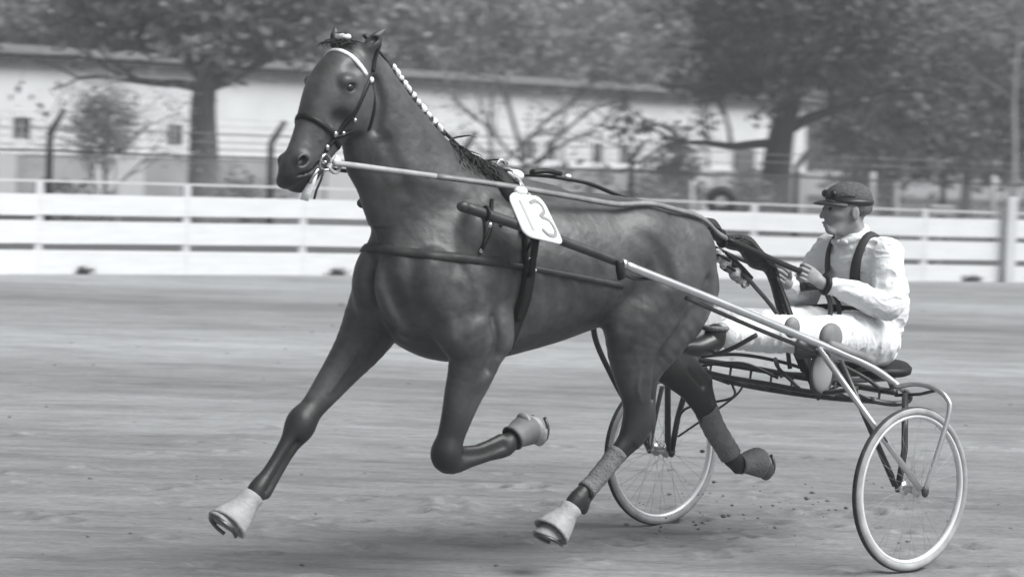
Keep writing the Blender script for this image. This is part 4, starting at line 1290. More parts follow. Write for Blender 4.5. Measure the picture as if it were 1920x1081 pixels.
# back pad, girth and breast collar
hs = thing('harness_saddle', 'black leather back pad and girth buckled round the horse\'s barrel', 'harness', (1.65, 0, 1.2))
tl = Vector((.10, 0, 1)).normalized()
def girth_rays(x0, a0, a1, n, dx=.0):
    return [((x0 + dx * 0, 0, 1.22), (-.11 * math.cos(a) + dx * abs(math.sin(a)), math.sin(a), math.cos(a)), .55) for a in np.linspace(a0, a1, n)]
put_strap('girth', girth_rays(1.70, 0, P2 * 79 / 80, 80), .055, M_leather, hs, thick=.007, closed=True)
put_strap('saddle_pad', girth_rays(1.695, -1.0, 1.0, 40), [.075, .12, .11, .12, .075], M_leather, hs, thick=.02, lift=.006)
put_strap('girth_strap', girth_rays(1.705, .75, 2.2, 30), [.035, .035, .03], M_leather, hs, thick=.006, lift=.010)
put_strap('saddle_trim', girth_rays(1.645, -.8, .8, 30), .014, mat('pale_trim', .35, rough=.6), hs, thick=.01, lift=.022)
for a in (1.35, 1.5):
    c, d, tm = girth_rays(1.70, a, a, 1)[0]
    p = H.hit(c, d, tm) + np.array(d) * .022
    for dx in (-.017, .017):
        MB().ball((p[0] + dx, p[1], p[2]), (.007, .006, .007), 8, 6).build('buckle', M_nickel, hs)
for s in (-1, 1):
    c, d, tm = girth_rays(1.70, .42 * s, .42 * s, 1)[0]
    p = H.hit(c, d, tm) + np.array(d) * .035
    MB().tube([p + np.array([0, .020 * math.cos(t), .020 * math.sin(t) + .012]) for t in np.linspace(0, P2, 14, endpoint=False)], .0045, 6, closed=True).build('rein_ring', M_nickel, hs)
# withers hook with the check rein and the white pad behind
MB().tube(catmull([(1.66, 0, 1.60), (1.655, 0, 1.645), (1.63, 0, 1.665), (1.60, 0, 1.65)], 4), .008, 8).build('check_hook', M_nickel, hs)
MB().ball((1.60, .045, 1.605), (.045, .040, .026), 14, 8).build('fleece_pad', M_white, hs)

bcg = thing('breast_collar', 'leather breast strap running level across the horse\'s chest', 'harness', (2.2, 0, 1.3))
cr = []
for a in np.linspace(-2.05, 2.05, 70):
    zz = 1.315 - .045 * (abs(a) / 2.05) + .0
    cr.append(((1.93, 0, zz), (math.cos(a), math.sin(a), 0), .5))
put_strap('chest_strap', cr, .036, M_leather2, bcg, thick=.007)
for s in (-1, 1):
    put_strap('trace', [((x0, 0, z0), (0, s, 0), .45) for x0, z0 in zip(np.linspace(1.80, 1.20, 18), np.linspace(1.265, 1.175, 18))], .024, M_leather2, bcg, thick=.006)
    put_strap('neck_strap', [((1.93 - .13 * t, 0, 1.31 + .20 * t), (0.0, s, 0), .4) for t in np.linspace(0, 1, 10)], .014, M_leather, bcg, thick=.005)
    for (a, c) in ((1.93, 1.315), (1.80, 1.42)):
        p = H.hit((a, 0, c), (0, s, 0), .45)
        MB().ball(tuple(p + np.array([0, .010 * s, 0])), (.010, .006, .010), 10, 6).build('rosette', M_nickel, bcg)
# ================================================================ the sulky
M_chrome = mat('bright_steel', .62, rough=.28, spec=.6, metal=.85, nscale=12, namt=.10)
M_dtube = mat('dark_tube', .035, rough=.4, spec=.5, nscale=20, namt=.3)
M_dshaft = mat('dark_shaft', .035, rough=.45, spec=.4, nscale=20, namt=.3)
M_tyre = mat('tyre_rubber', .30, rough=.75, spec=.3, nscale=15, namt=.2)
M_tyred = mat('tyre_tread', .05, rough=.85, spec=.2, nscale=30, namt=.3)
M_rim = mat('alloy_rim', .75, rough=.35, spec=.6, metal=.35, nscale=9, namt=.08)
M_mudded = mat('dusty_metal', .17, rough=.6, spec=.4, nscale=14, namt=.3)
sk = thing('sulky', 'light two-wheeled racing sulky with bright steel shafts and a dark tubular frame', 'sulky', (0, 0, 0))
WR = .345
def wheel(y0):
    wl = thing_part('wheel', (0, y0, WR))
    return wl
def ring_lathe(prof, y0, n=72):
    """prof: list of (radius, dy) closed profile swept round the axle"""
    V, F = [], []
    m = len(prof)
    for i in range(n):
        a = 2 * math.pi * i / n
        for r, dy in prof:
            V.append((r * math.cos(a), y0 + dy, WR + r * math.sin(a)))
    for i in range(n):
        j = (i + 1) % n
        for k in range(m):
            l = (k + 1) % m
            F.append((i * m + k, j * m + k, j * m + l, i * m + l))
    return V, F
for y0 in (.77, -.77):
    hub = MB().tube([(0, y0 - .055, WR), (0, y0 - .035, WR), (0, y0 + .035, WR), (0, y0 + .055, WR)], [.012, .018, .018, .012], 14)
    for dy in (-.034, .034):
        hub.tube([(0, y0 + dy - .003, WR), (0, y0 + dy + .003, WR)], .030, 18)
    wh = hub.build('wheel', M_chrome, sk)
    V, F = ring_lathe([(.308, -.014), (.300, -.013), (.296, 0), (.300, .013), (.308, .014), (.316, .010), (.316, -.010)], y0)
    mesh_obj('rim', V, F, M_rim, wh)
    tp = [(.326 + .0195 * math.cos(a), .0195 * math.sin(a)) for a in np.linspace(0, P2, 14, endpoint=False)]
    V, F = ring_lathe(tp, y0)
    mesh_obj('tyre', V, F, M_tyre, wh)
    tp = [(.3265 + .020 * math.cos(a), .018 * math.sin(a)) for a in np.linspace(-.75, .75, 6)] + [(.338, .008), (.338, -.008)]
    V, F = ring_lathe(tp, y0)
    mesh_obj('tread', V, F, M_tyred, wh)
    b = MB()
    for i in range(36):
        a = 2 * math.pi * i / 36; sgn = 1 if i % 2 else -1
        a2 = a + (.62 if (i // 2) % 2 else -.62)
        b.tube([(.029 * math.cos(a2), y0 + .034 * sgn, WR + .029 * math.sin(a2)), (.299 * math.cos(a), y0 + .003 * sgn, WR + .299 * math.sin(a))], .0008, 4)
    b.build('spokes', mat('dull_spoke', .30, rough=.6), wh)
    MB().tube([(.296 * math.cos(.9), y0 + .004, WR + .296 * math.sin(.9)), (.262 * math.cos(.9), y0 + .008, WR + .262 * math.sin(.9))], .004, 6).build('valve', M_dtube, wh)
for s in (1, -1):
    # shafts: dark sleeved front end, bright steel behind
    A = catmull([(2.10, .365, 1.488), (1.75, .385, 1.395), (1.33, .41, 1.272), (.80, .455, 1.105), (.32, .50, .945), (.05, .56, .842), (-.10, .615, .745)], 8)
    A[:, 1] *= s
    if s < 0: A[:9, 0] = np.linspace(2.06, A[8, 0], 9); A[:9, 2] = np.linspace(1.478, A[8, 2], 9); A[:9, 1] = np.linspace(-.33, A[8, 1], 9)
    k = 16
    MB().tube(A[:k + 1], [.021, .020, .018], 12).build('shaft_sleeve', M_dshaft, sk)
    sh = MB().tube(A[k:], [.0175, .0175, .0165, .015], 12).build('shaft', M_chrome, sk)
    MB().ball(tuple(A[0]), (.030, .022, .022), 12, 8).build('shaft_tip', M_dshaft, sk)
    MB().tube([(A[k] + (A[k + 1] - A[k]) * q) for q in (-.15, .25)], .021, 12).build('shaft_collar', M_chrome, sk)
    # under-brace of the shaft
    MB().tube(catmull([(1.0, .43 * s, 1.135), (.62, .455 * s, 1.005), (.30, .49 * s, .90), (.08, .55 * s, .80), (.0, .58 * s, .745)], 5), .009, 8).build('shaft_brace', M_dtube, sk)
    # rear end curls under to the cross bar
    MB().tube(catmull([(-.10, .615 * s, .745), (-.135, .625 * s, .715), (-.12, .615 * s, .69), (-.05, .60 * s, .685), (.05, .575 * s, .70)], 5), .012, 10).build('shaft_end', M_dtube, sk)
    # wheel forks
    MB().tube([(.31, .505 * s, .925), (.02, .842 * s, .352)], .0135, 10).build('outer_stay', M_chrome, sk)
    MB().tube([(.20, .535 * s, .865), (.02, .70 * s, .352)], .0125, 10).build('inner_stay', M_dtube, sk)
    MB().tube([(.26, .52 * s, .885), (.13, .61 * s, .66), (.035, .70 * s, .39)], .0085, 8).build('thin_stay', M_dtube, sk)
    MB().tube(catmull([(-.06, .60 * s, .755), (-.09, .69 * s, .775), (-.10, .79 * s, .765), (-.105, .855 * s, .73), (-.10, .875 * s, .67), (-.04, .865 * s, .48), (.0, .850 * s, .352)], 6), .011, 10).build('fender_loop', M_chrome if s > 0 else M_dtube, sk)
    MB().tube([(-.07, .655 * s, .735), (-.03, .70 * s, .50), (0, .70 * s, .352)], .014, 10).build('rear_stay', M_dtube, sk)
    MB().tube([(-.07, .60 * s, .72), (-.09, .72 * s, .735), (-.10, .80 * s, .758)], .007, 8).build('loop_brace', M_dtube, sk)
    MB().tube([(0, .69 * s, WR), (0, .855 * s, WR)], .010, 10).build('axle_pin', M_chrome, sk)
    for yy in (.70, .85):
        MB().ball((0, yy * s, WR), (.02, .012, .026), 10, 8).build('fork_end', M_dtube, sk)
    # footrest
    MB().tube(catmull([(.62, .455 * s, .98), (.66, .36 * s, .92), (.64, .24 * s, .885), (.60, .19 * s, .90)], 5), .010, 8).build('footrest', M_dtube, sk)
# front curved stay on the off side
MB().tube(catmull([(.70, -.47, 1.06), (.64, -.53, .90), (.46, -.60, .70), (.25, -.70, .53), (.02, -.84, .352)], 6), .013, 10).build('front_stay', M_dtube, sk)
MB().tube(catmull([(.52, -.47, .98), (.47, -.52, .83), (.38, -.60, .66)], 6), .011, 10).build('front_stay', M_dtube, sk)
# cross arch: double bars, bows and lattice
def bar(pts, r, name='cross_bar', m=None, sm_=True):
    return MB().tube(catmull(pts, 6) if sm_ else pts, r, 8).build(name, m or M_dtube, sk)
bar([(-.05, -.62, .775), (-.07, -.3, .765), (-.08, 0, .75), (-.08, .3, .74), (-.05, .62, .735)], .014)
bar([(.03, -.58, .745), (0, -.3, .70), (-.02, 0, .685), (-.02, .3, .685), (.03, .58, .70)], .015)
bar([(.12, -.55, .77), (.10, -.3, .735), (.08, 0, .72), (.08, .3, .71), (.12, .55, .75)], .011)
bar([(-.05, -.60, .79), (-.10, -.40, .815), (-.16, -.20, .80), (-.22, 0, .76)], .008, 'bow')
bar([(-.05, .60, .75), (-.16, .45, .80), (-.26, .26, .80), (-.30, .10, .765)], .010, 'bow')
bar([(.10, -.40, .745), (.20, -.30, .78), (.10, -.15, .80), (-.02, -.05, .74)], .007, 'bow')
bar([(.10, .20, .72), (.13, .10, .80), (.05, .0, .83), (-.04, -.05, .745)], .008, 'bow')
for i in range(9):
    yy = -.52 + i * .13
    bar([(-.06, yy, .765 - .03 * (i / 8)), (.0, yy + .05, .69), (.09, yy + .02, .722)], .006, 'lattice', None, False)
bar([(.02, -.30, .70), (-.06, -.38, .62), (.0, -.62, .55), (.0, -.70, .40)], .006, 'tie_rod')
bar([(.02, -.22, .70), (-.02, -.34, .62), (.0, -.66, .42)], .005, 'tie_rod')
bar([(-.08, .16, .75), (-.34, .13, .735), (-.60, .10, .735)], .012, 'seat_bar')
bar([(-.08, -.16, .75), (-.34, -.13, .735), (-.60, -.10, .735)], .012, 'seat_bar')
bar([(.0, .05, .69), (-.20, .05, .675), (-.36, .04, .73)], .009, 'seat_bar')
# gear clamped on the shaft: cuff pads and the hanging oval plate
MB().ball((.12, .395, .955), (.065, .030, .062), 18, 12).build('knee_pad', M_mudded, sk)
MB().ball((.29, .33, .995), (.042, .026, .046), 16, 10).build('knee_pad', M_mudded, sk)
bar([(.25, .50, .935), (.14, .53, .90), (.03, .555, .862)], .024, 'shaft_clamp', M_mudded)
MB().ball((.10, .33, .80), (.062, .018, .088), 22, 14).build('mud_flap', mat('clear_flap', .30, rough=.3, spec=.5), sk)
MB().tube([(.10 + .066 * math.cos(a), .33, .80 + .092 * math.sin(a)) for a in np.linspace(0, P2, 24, endpoint=False)], .008, 6, closed=True).build('flap_hoop', M_dtube, sk)
MB().box((.13, .30, .86), (.26, .345, .95), .02).build('flap_bracket', M_dtube, sk)
# seat
b = MB()
V = []
seatp = [(math.cos(a), math.sin(a)) for a in np.linspace(0, P2, 28, endpoint=False)]
for zz, rr in ((.745, .90), (.752, 1.0), (.775, 1.02), (.790, .93), (.785, .5)):
    for (ca_, sa_) in seatp:
        V.append((-.55 + .17 * rr * ca_, .20 * rr * sa_, zz + .02 * max(0, -ca_) ** 2))
F = []
for i in range(4):
    for j in range(28):
        k = (j + 1) % 28
        F.append((i * 28 + j, i * 28 + k, (i + 1) * 28 + k, (i + 1) * 28 + j))
F.append(tuple(range(28))[::-1]); F.append(tuple(4 * 28 + j for j in range(28)))
mesh_obj('seat', V, F, M_leather, sk)

# shaft tug straps from the back pad to the shaft, trace end
tg = thing('shaft_tug', 'short dark leather loop holding the near shaft below the number plate', 'strap', (1.62, .38, 1.3))
c_ = np.array([1.77, .386, 1.402])
MB().tube([c_ + np.array([.004, .026 * math.cos(a), .030 * math.sin(a)]) for a in np.linspace(0, P2, 16, endpoint=False)], .010, 6, closed=True).build('loop', M_leather, tg)
p0 = H.hit((1.69, 0, 1.22), (0, .93, .36), .5)
MB().add(*ribbon([tuple(p0), (1.74, .36, 1.45), (1.77, .405, 1.43), (1.77, .42, 1.38)], [(0, 1, .3)] * 4, .04, .006)).build('tug_strap', M_leather, tg)
MB().add(*ribbon([(1.77, .40, 1.375), (1.74, .35, 1.30), tuple(H.hit((1.70, 0, 1.22), (0, 1, .0), .5) + np.array([0, .015, 0]))], [(0, 1, .0)] * 3, .035, .006)).build('tie_down', M_leather, tg)
tg = thing('front_tug', 'thin dark strap tied from the near shaft tip down to the breast strap', 'strap', (2.0, .37, 1.45))
q1 = H.hit((1.93, 0, 1.32), (0, 1, 0), .5) + np.array([0, .014, 0])
MB().add(*ribbon(catmull([(2.02, .375, 1.475), (2.0, .37, 1.40), tuple(q1)], 4), [(0, 1, .1)] * 9, .013, .004)).build('tie_strap', M_leather, tg)
MB().ball((1.985, .385, 1.42), (.011, .007, .011), 10, 6).build('buckle', M_nickel, tg)
MB().tube([c_ * 0 + np.array([2.0, .374, 1.463]) + np.array([0, .024 * math.cos(a), .026 * math.sin(a)]) for a in np.linspace(0, P2, 14, endpoint=False)], .006, 6, closed=True).build('loop', M_leather, tg)
tg = thing('trace_end', 'dark strap end and pale cord where the trace hooks to the shaft by the flank', 'strap', (1.2, .42, 1.2))
MB().add(*ribbon(catmull([(1.36, .425, 1.285), (1.36, .43, 1.25), (1.345, .425, 1.215)], 4), [(0, 1, 0)] * 9, .035, .012)).build('hook_strap', M_leather, tg)
MB().tube(catmull([(1.34, .425, 1.235), (1.25, .40, 1.212), (1.15, .40, 1.21), (1.02, .435, 1.18)], 5), .008, 6).build('cord', M_leather2, tg)

# ---------------------------------------------------------------- number plate 13
pl = thing('number_plate', 'white plate with rounded corners and the number 13 on the horse\'s near side', 'number plate', (1.7, .3, 1.45))
TL, TR, BL, BR = (np.array(q) for q in ((1.86, .32, 1.54), (1.68, .32, 1.52), (1.86, .44, 1.375), (1.66, .44, 1.34)))
def pp(u, v, off=0.0):
    a = TL * (1 - u) + TR * u; b_ = BL * (1 - u) + BR * u
    p = a * (1 - v) + b_ * v
    n_ = np.cross(TR - TL, BL - TL); n_ /= np.linalg.norm(n_)
    if n_[1] < 0: n_ = -n_
    return p + n_ * (off + .010 * (1 - (2 * u - 1) ** 2))
out = []
for (cu, cv, a0) in ((.80, .22, -90), (.80, .80, 0), (.20, .80, 90), (.20, .22, 180)):
    for a in np.linspace(a0, a0 + 90, 8):
        out.append((cu + .20 * math.cos(math.radians(a)), cv + (.20 if cv > .5 else .22) * math.sin(math.radians(a))))
def plate(scale, off0, off1, name, m, parent):
    V = []
    for o_ in (off0, off1):
        for r_ in (1.0, .5):
            for (u, v_) in out:
                V.append(pp(.5 + (u - .5) * scale * r_, .5 + (v_ - .5) * scale * r_, o_))
        V.append(pp(.5, .5, o_))
    n_ = len(out); F = []
    half = 2 * n_ + 1
    for s_, base in ((1, half), (-1, 0)):
        for j in range(n_):
            k = (j + 1) % n_
            q = (base + j, base + k, base + n_ + k, base + n_ + j)
            F.append(q if s_ > 0 else q[::-1])
            t3 = (base + n_ + j, base + n_ + k, base + 2 * n_)
            F.append(t3 if s_ > 0 else t3[::-1])
    for j in range(n_):
        k = (j + 1) % n_
        F.append((j, k, half + k, half + j))
    return mesh_obj(name, V, F, m, parent)
M_plate = mat('plate_white', .80, rough=.5, spec=.3, nscale=8, namt=.04)
plate(1.0, .0, .006, 'plate', M_plate, pl)
def digit(path, w_, name, m):
    P_ = catmull(path, 6) if len(path) > 2 else np.array(path, float)
    P_ = np.array(P_); T = np.gradient(P_, axis=0); T /= np.linalg.norm(T, axis=1, keepdims=True)
    N_ = np.stack([-T[:, 1], T[:, 0]], 1)
    V = []
    for (u, v_), (nu, nv) in zip(P_, N_):
        V.append(pp(u + nu * w_ / 2, v_ + nv * w_ / 2, .0085)); V.append(pp(u - nu * w_ / 2, v_ - nv * w_ / 2, .0085))
    n_ = len(P_)
    F = [(2 * i, 2 * i + 1, 2 * i + 3, 2 * i + 2) for i in range(n_ - 1)]
    return mesh_obj(name, V, F, m, pl, smooth=False)
digit([(.24, .16), (.26, .84)], .07, 'digit_one', mat('faded_ink', .34, rough=.6))
digit([(.48, .20), (.68, .13), (.82, .20), (.80, .34), (.64, .45), (.66, .48), (.84, .52), (.90, .68), (.80, .84), (.62, .86), (.50, .76)], .075, 'digit_three', mat('grey_ink', .22, rough=.6))
MB().ball(tuple(pp(.40, -.06, .0)), (.032, .018, .020), 12, 8).build('knot', M_white, pl)

# ---------------------------------------------------------------- the driver
D = Field((-.86, -.40, .76), (.90, .40, 1.68), .0052)
D.chain([(-.50, 0, .92, .115, .155), (-.505, 0, 1.03, .105, .14), (-.48, 0, 1.14, .115, .155), (-.455, 0, 1.24, .112, .165), (-.435, 0, 1.31, .075, .14)], k=.02, sub=6)
D.chain([(-.43, 0, 1.32, .062, .062), (-.40, 0, 1.41, .056, .055), (-.38, 0, 1.46, .055, .055)], k=.04)
D.ell((-.385, 0, 1.520), (.100, .077, .092), k=.02)
D.chain([(-.340, 0, 1.49, .070, .064), (-.333, 0, 1.455, .066, .059), (-.322, 0, 1.412, .047, .040)], k=.03)
D.chain([(-.385, .045, 1.435, .026, .020), (-.305, .018, 1.397, .016, .016), (-.305, -.018, 1.397, .016, .016), (-.385, -.045, 1.435, .026, .020)], k=.02, sub=4)
D.ell((-.282, 0, 1.392), (.022, .024, .018), k=.015)
D.chain([(-.272, 0, 1.492, .010, .009), (-.256, 0, 1.464, .012, .010), (-.252, 0, 1.455, .012, .013)], k=.012)
for s in (1, -1):
    D.ell((-.278, .034 * s, 1.512), (.018, .028, .009), k=.015)
    D.ell((-.264, .034 * s, 1.488), (.012, .019, .012), k=.012, op='cut')
    D.ell((-.298, .040 * s, 1.466), (.022, .018, .014), k=.03)
    D.ell((-.378, .078 * s, 1.472), (.020, .010, .033), k=.006)
    D.ell((-.374, .090 * s, 1.474), (.010, .006, .020), k=.005, op='cut')
D.ell((-.264, 0, 1.426), (.010, .020, .006), k=.008); D.ell((-.266, 0, 1.411), (.010, .018, .007), k=.008)
D.chain([(-.258, -.024, 1.4165, .0025, .0025), (-.250, 0, 1.4185, .0025, .0025), (-.258, .024, 1.4165, .0025, .0025)], k=.004, op='cut')
ARM = {1: [(-.45, .17, 1.295), (-.36, .245, 1.09), (-.075, .150, 1.165)], -1: [(-.44, -.17, 1.295), (-.345, -.25, 1.10), (-.12, -.115, 1.150)]}
LEG = {1: [(-.47, .10, .905), (.04, .185, .950), (.56, .17, .965)], -1: [(-.47, -.10, .905), (.04, -.20, .96), (.56, -.24, .965)]}
for s in (1, -1):
    a, e, w_ = (np.array(q) for q in ARM[s])
    D.chain([(*a, .062), (*(a * .5 + e * .5), .050), (*e, .040), (*(e * .6 + w_ * .4), .039), (*w_, .026)], k=.03, sub=3)
    h_, k_, f_ = (np.array(q) for q in LEG[s])
    D.chain([(*h_, .095), (*(h_ * .5 + k_ * .5), .078), (*k_, .056), (*(k_ * .62 + f_ * .38), .056), (*f_, .036)], k=.03, sub=3)
    D.chain([(f_[0] + .02, f_[1], f_[2] - .03, .036, .034), (f_[0] + .11, f_[1], f_[2] - .055, .032, .038), (f_[0] + .20, f_[1], f_[2] - .05, .020, .034)], k=.02, sub=3)
dV, dQ = D.surf(relax=0)
def turn(V, ang=-.36):
    """the driver looks a little to his right"""
    V = np.array(V, float)
    t = np.clip((V[:, 2] - 1.36) / .07, 0, 1) * ang
    x0, y0 = V[:, 0] + .40, V[:, 1].copy()
    V[:, 0] = -.40 + x0 * np.cos(t) - y0 * np.sin(t)
    V[:, 1] = x0 * np.sin(t) + y0 * np.cos(t)
    return V
dV = turn(dV)
# hands: palm, four fingers curled round the rein, thumb on top
def hand(s):
    W_ = np.array(ARM[s][2]); e = np.array(ARM[s][1])
    u = np.array([.80, -.10 * s, .42]); u /= np.linalg.norm(u)
    lat = np.array([0, -s, 0.]); lat -= u * (lat @ u); lat /= np.linalg.norm(lat)      # towards the palm side
    th = np.cross(u, lat); th = th if th[2] > 0 else -th                              # thumb side
    K = Field(W_ - .06, W_ + u * .17 + .085, .0028) if False else Field(np.minimum(W_, W_ + u * .15) - .07, np.maximum(W_, W_ + u * .15) + .07, .0028)
    P = lambda a, b_, c: W_ + u * a + lat * b_ + th * c
    fore = (W_ - e); fore /= np.linalg.norm(fore)
    K.chain([(*(W_ - fore * .045), .029), (*W_, .026), (*P(.02, .0, .0), .025)], k=.01, sub=3)
    K.chain([(*P(.015, 0, 0), .020, .020), (*P(.05, 0, .002), .030, .016), (*P(.085, .0, .002), .034, .014)], k=.015, lat=tuple(lat), sub=4)
    for i, (c, L_) in enumerate(((.030, .95), (.010, 1.05), (-.011, 1.0), (-.030, .82))):
        r = .0092 - .0004 * i
        K.chain([(*P(.088, .002, c), r * 1.08), (*P(.088 + .034 * L_, .014, c), r * 1.03), (*P(.086 + .030 * L_, .040, c * .95), r * .98), (*P(.078, .046, c * .92), r * .9)], k=.004, sub=3)
    K.chain([(*P(.020, .016, .026), .014), (*P(.055, .030, .040), .0115), (*P(.088, .034, .040), .0105), (*P(.108, .030, .034), .0092)], k=.008, sub=4)
    V, Q = K.surf(relax=0)
    return V, Q, P
hands = {s: hand(s) for s in (1, -1)}
allV, allQ = [dV], [dQ]; off = len(dV)
for s in (1, -1):
    allV.append(hands[s][0]); allQ.append(hands[s][1] + off); off += len(hands[s][0])
M_skin = mat('weathered_skin', .24, rough=.5, spec=.35, nscale=30, namt=.12, bump=.2, bscale=120, bdist=.003)
drv = thing('person', 'driver in white shirt, dark braces and flat cap, sitting on the sulky holding the reins', 'person', (-.5, 0, .79))
mesh_obj('body', np.concatenate(allV), np.concatenate(allQ), M_skin, drv)
for s in (1, -1):
    MB().ball(tuple(turn([(-.277, .032 * s, 1.487)])[0]), .0090, 12, 8).build('eye', M_eye, drv)

def wrinkle(V, Q, amp, scale, seed=0., aniso=(1, 1, 1)):
    """push cloth vertices in and out along rough normals"""
    n = np.zeros_like(V)
    a, b_, c, d_ = (V[Q[:, i]] for i in range(4))
    fn = np.cross(c - a, d_ - b_)
    for i in range(4): np.add.at(n, Q[:, i], fn)
    n /= np.linalg.norm(n, axis=1, keepdims=True) + 1e-9
    W_ = V * np.array(aniso)
    f = vnoise(W_, scale, seed) + .6 * vnoise(W_[:, [1, 2, 0]], scale * 2.1, seed + 3)
    r = 1 - np.abs(f)
    return V + n * (amp * (f * .6 + r ** 3 * .7 - .4))[:, None]
M_shirt = mat('white_shirt', .68, rough=.85, spec=.15, nscale=12, namt=.03, bump=.2, bscale=60)
M_trs = mat('white_breeches', .70, rough=.85, spec=.15, nscale=10, namt=.05, bump=.2, bscale=60)
S = Field((-.86, -.42, .86), (.0, .42, 1.44), .0052)
S.chain([(-.50, 0, .96, .135, .175), (-.515, 0, 1.04, .135, .172), (-.495, 0, 1.14, .138, .178), (-.46, 0, 1.24, .128, .180), (-.435, 0, 1.315, .085, .150)], k=.03, sub=6)
S.ell((-.560, .02, 1.08), (.095, .175, .20), k=.06)
S.chain([(-.43, 0, 1.34, .070, .070), (-.405, 0, 1.39, .063, .062)], k=.04)
for s in (1, -1):
    a, e, w_ = (np.array(q) for q in ARM[s])
    S.chain([(*a, .078), (*(a * .5 + e * .5) + np.array([-.01, .01 * s, 0]), .074), (*(e + np.array([-.012, .008 * s, -.012])), .066), (*(e * .55 + w_ * .45), .056), (*(e * .12 + w_ * .88), .040)], k=.035, sub=4)
    S.ell(tuple(e + np.array([-.03, .0, -.015])), (.06, .05, .055), k=.04)
S.plane((-.40, 0, 1.392), (.35, 0, 1))
sV, sQ = S.surf(relax=1)
sV = wrinkle(sV, sQ, .009, 21, 1.0, (1, 1, 1.6))
shirt = mesh_obj('shirt', sV, sQ, M_shirt, drv)
T = Field((-.78, -.40, .76), (.62, .42, 1.12), .0055)
T.chain([(-.52, 0, .885, .115, .165), (-.50, 0, .96, .118, .160), (-.50, 0, 1.0, .110, .155)], k=.03)
for s in (1, -1):
    h_, k_, f_ = (np.array(q) for q in LEG[s])
    T.chain([(*h_, .115), (*(h_ * .62 + k_ * .38 + np.array([0, 0, .012])), .112), (*(h_ * .25 + k_ * .75), .092), (*k_, .080), (*(k_ * .6 + f_ * .4), .082), (*(k_ * .1 + f_ * .9), .064)], k=.035, sub=4)
tV, tQ = T.surf(relax=1)
tV = wrinkle(tV, tQ, .009, 19, 2.0, (1.8, 1, 1))
mesh_obj('breeches', tV, tQ, M_trs, drv)
put = lambda f_, name, rays, width, m, parent, **kw: MB().add(*strap(f_, rays, width, **kw)).build(name, m, parent)
# belt
put(S, 'belt', [((-.50, 0, 1.035), (math.cos(a), math.sin(a), 0), .34) for a in np.linspace(-1.3, .75, 30)], .045, M_leather, drv, thick=.005, lift=.006)
M_brace = mat('dark_braces', .045, rough=.7, spec=.2)
for s in (1, -1):
    pts = catmull([(-.30, .085 * s, 1.08), (-.28, .088 * s, 1.18), (-.33, .095 * s, 1.30), (-.43, .10 * s, 1.42), (-.54, .085 * s, 1.30), (-.62, .06 * s, 1.15), (-.66, .03 * s, 1.04)], 5)
    rays = []
    for p in pts:
        c = np.array([-.47, .06 * s, 1.17]); d = p - c; rays.append((c, d / np.linalg.norm(d), .36))
    put(S, 'braces', rays, [.058, .050, .036, .032, .030, .030], M_brace, drv, thick=.004, lift=.006)
# neck cloth and collar
MB().tube([(-.405 + .058 * math.cos(a), .058 * math.sin(a), 1.375 - .030 * math.cos(a)) for a in np.linspace(0, P2, 24, endpoint=False)], .021, 8, closed=True).build('collar', M_shirt, drv)
nb = MB()
for s in (1, -1):
    nb.ball((-.325, .024 * s, 1.342), (.014, .026, .015), 12, 8)
nb.ball((-.318, 0, 1.342), (.012, .011, .012), 10, 6)
nb.build('bow_tie', mat('pale_grey_silk', .50, rough=.5), drv)
# cap
K = Field((-.53, -.14, 1.46), (-.12, .14, 1.68), .004)
K.ell((-.387, 0, 1.535), (.106, .086, .079), k=.02)
K.ell((-.345, 0, 1.548), (.070, .070, .042), k=.03)
K.plane((-.38, 0, 1.517), (-.12, 0, -1))
kV, kQ = K.surf(relax=1)
kV = turn(wrinkle(kV, kQ, .002, 30, 5.))
cap = mesh_obj('cap', kV, kQ, mat('grey_wool', .09, rough=.9, spec=.1, nscale=60, namt=.2, bump=.4, bscale=150), drv)
pk = MB(); V = []; F = []
npk = 16
for k2, (ext, dz) in enumerate(((0, .004), (.035, .002), (.060, -.006), (.066, -.010))):
    for j in range(npk + 1):
        a = -1.25 + 2.5 * j / npk
        ex = ext * max(0, math.cos(a * .85)) ** .7
        V.append((-.375 + (.098 + ex) * math.cos(a), (.082 + ex * .2) * math.sin(a), 1.523 + dz - .012 * (math.sin(a) ** 2)))
V = [tuple(q) for q in turn(V)]
nn = len(V)
V += [(x_, y_, z_ - .004) for x_, y_, z_ in V]
for i in range(3):
    for j in range(npk):
        q = (i * (npk + 1) + j, i * (npk + 1) + j + 1, (i + 1) * (npk + 1) + j + 1, (i + 1) * (npk + 1) + j)
        F.append(q[::-1]); F.append(tuple(x_ + nn for x_ in q))
for j in range(npk):
    q = (3 * (npk + 1) + j, 3 * (npk + 1) + j + 1)
    F.append((q[0], q[1], q[1] + nn, q[0] + nn))
mesh_obj('peak', V, F, mat('dark_peak', .02, rough=.4), cap)
MB().tube(turn([(-.387 + .104 * math.cos(a), .085 * math.sin(a), 1.522) for a in np.linspace(0, P2, 30, endpoint=False)]), .008, 6, closed=True, flat=1.6).build('cap_band', mat('dark_peak', .02), cap)
gg = MB()
for s in (1, -1):
    gg.ball((-.282, .036 * s, 1.556), (.014, .030, .018), 12, 8)
gg.tube([(-.387 + .107 * math.cos(a), .087 * math.sin(a), 1.552 - .012 * math.cos(a)) for a in np.linspace(-1.4, 1.4, 20)], .006, 6)
gg.v = [turn(q) for q in gg.v]
gg.build('goggles', mat('dark_peak', .02), cap)
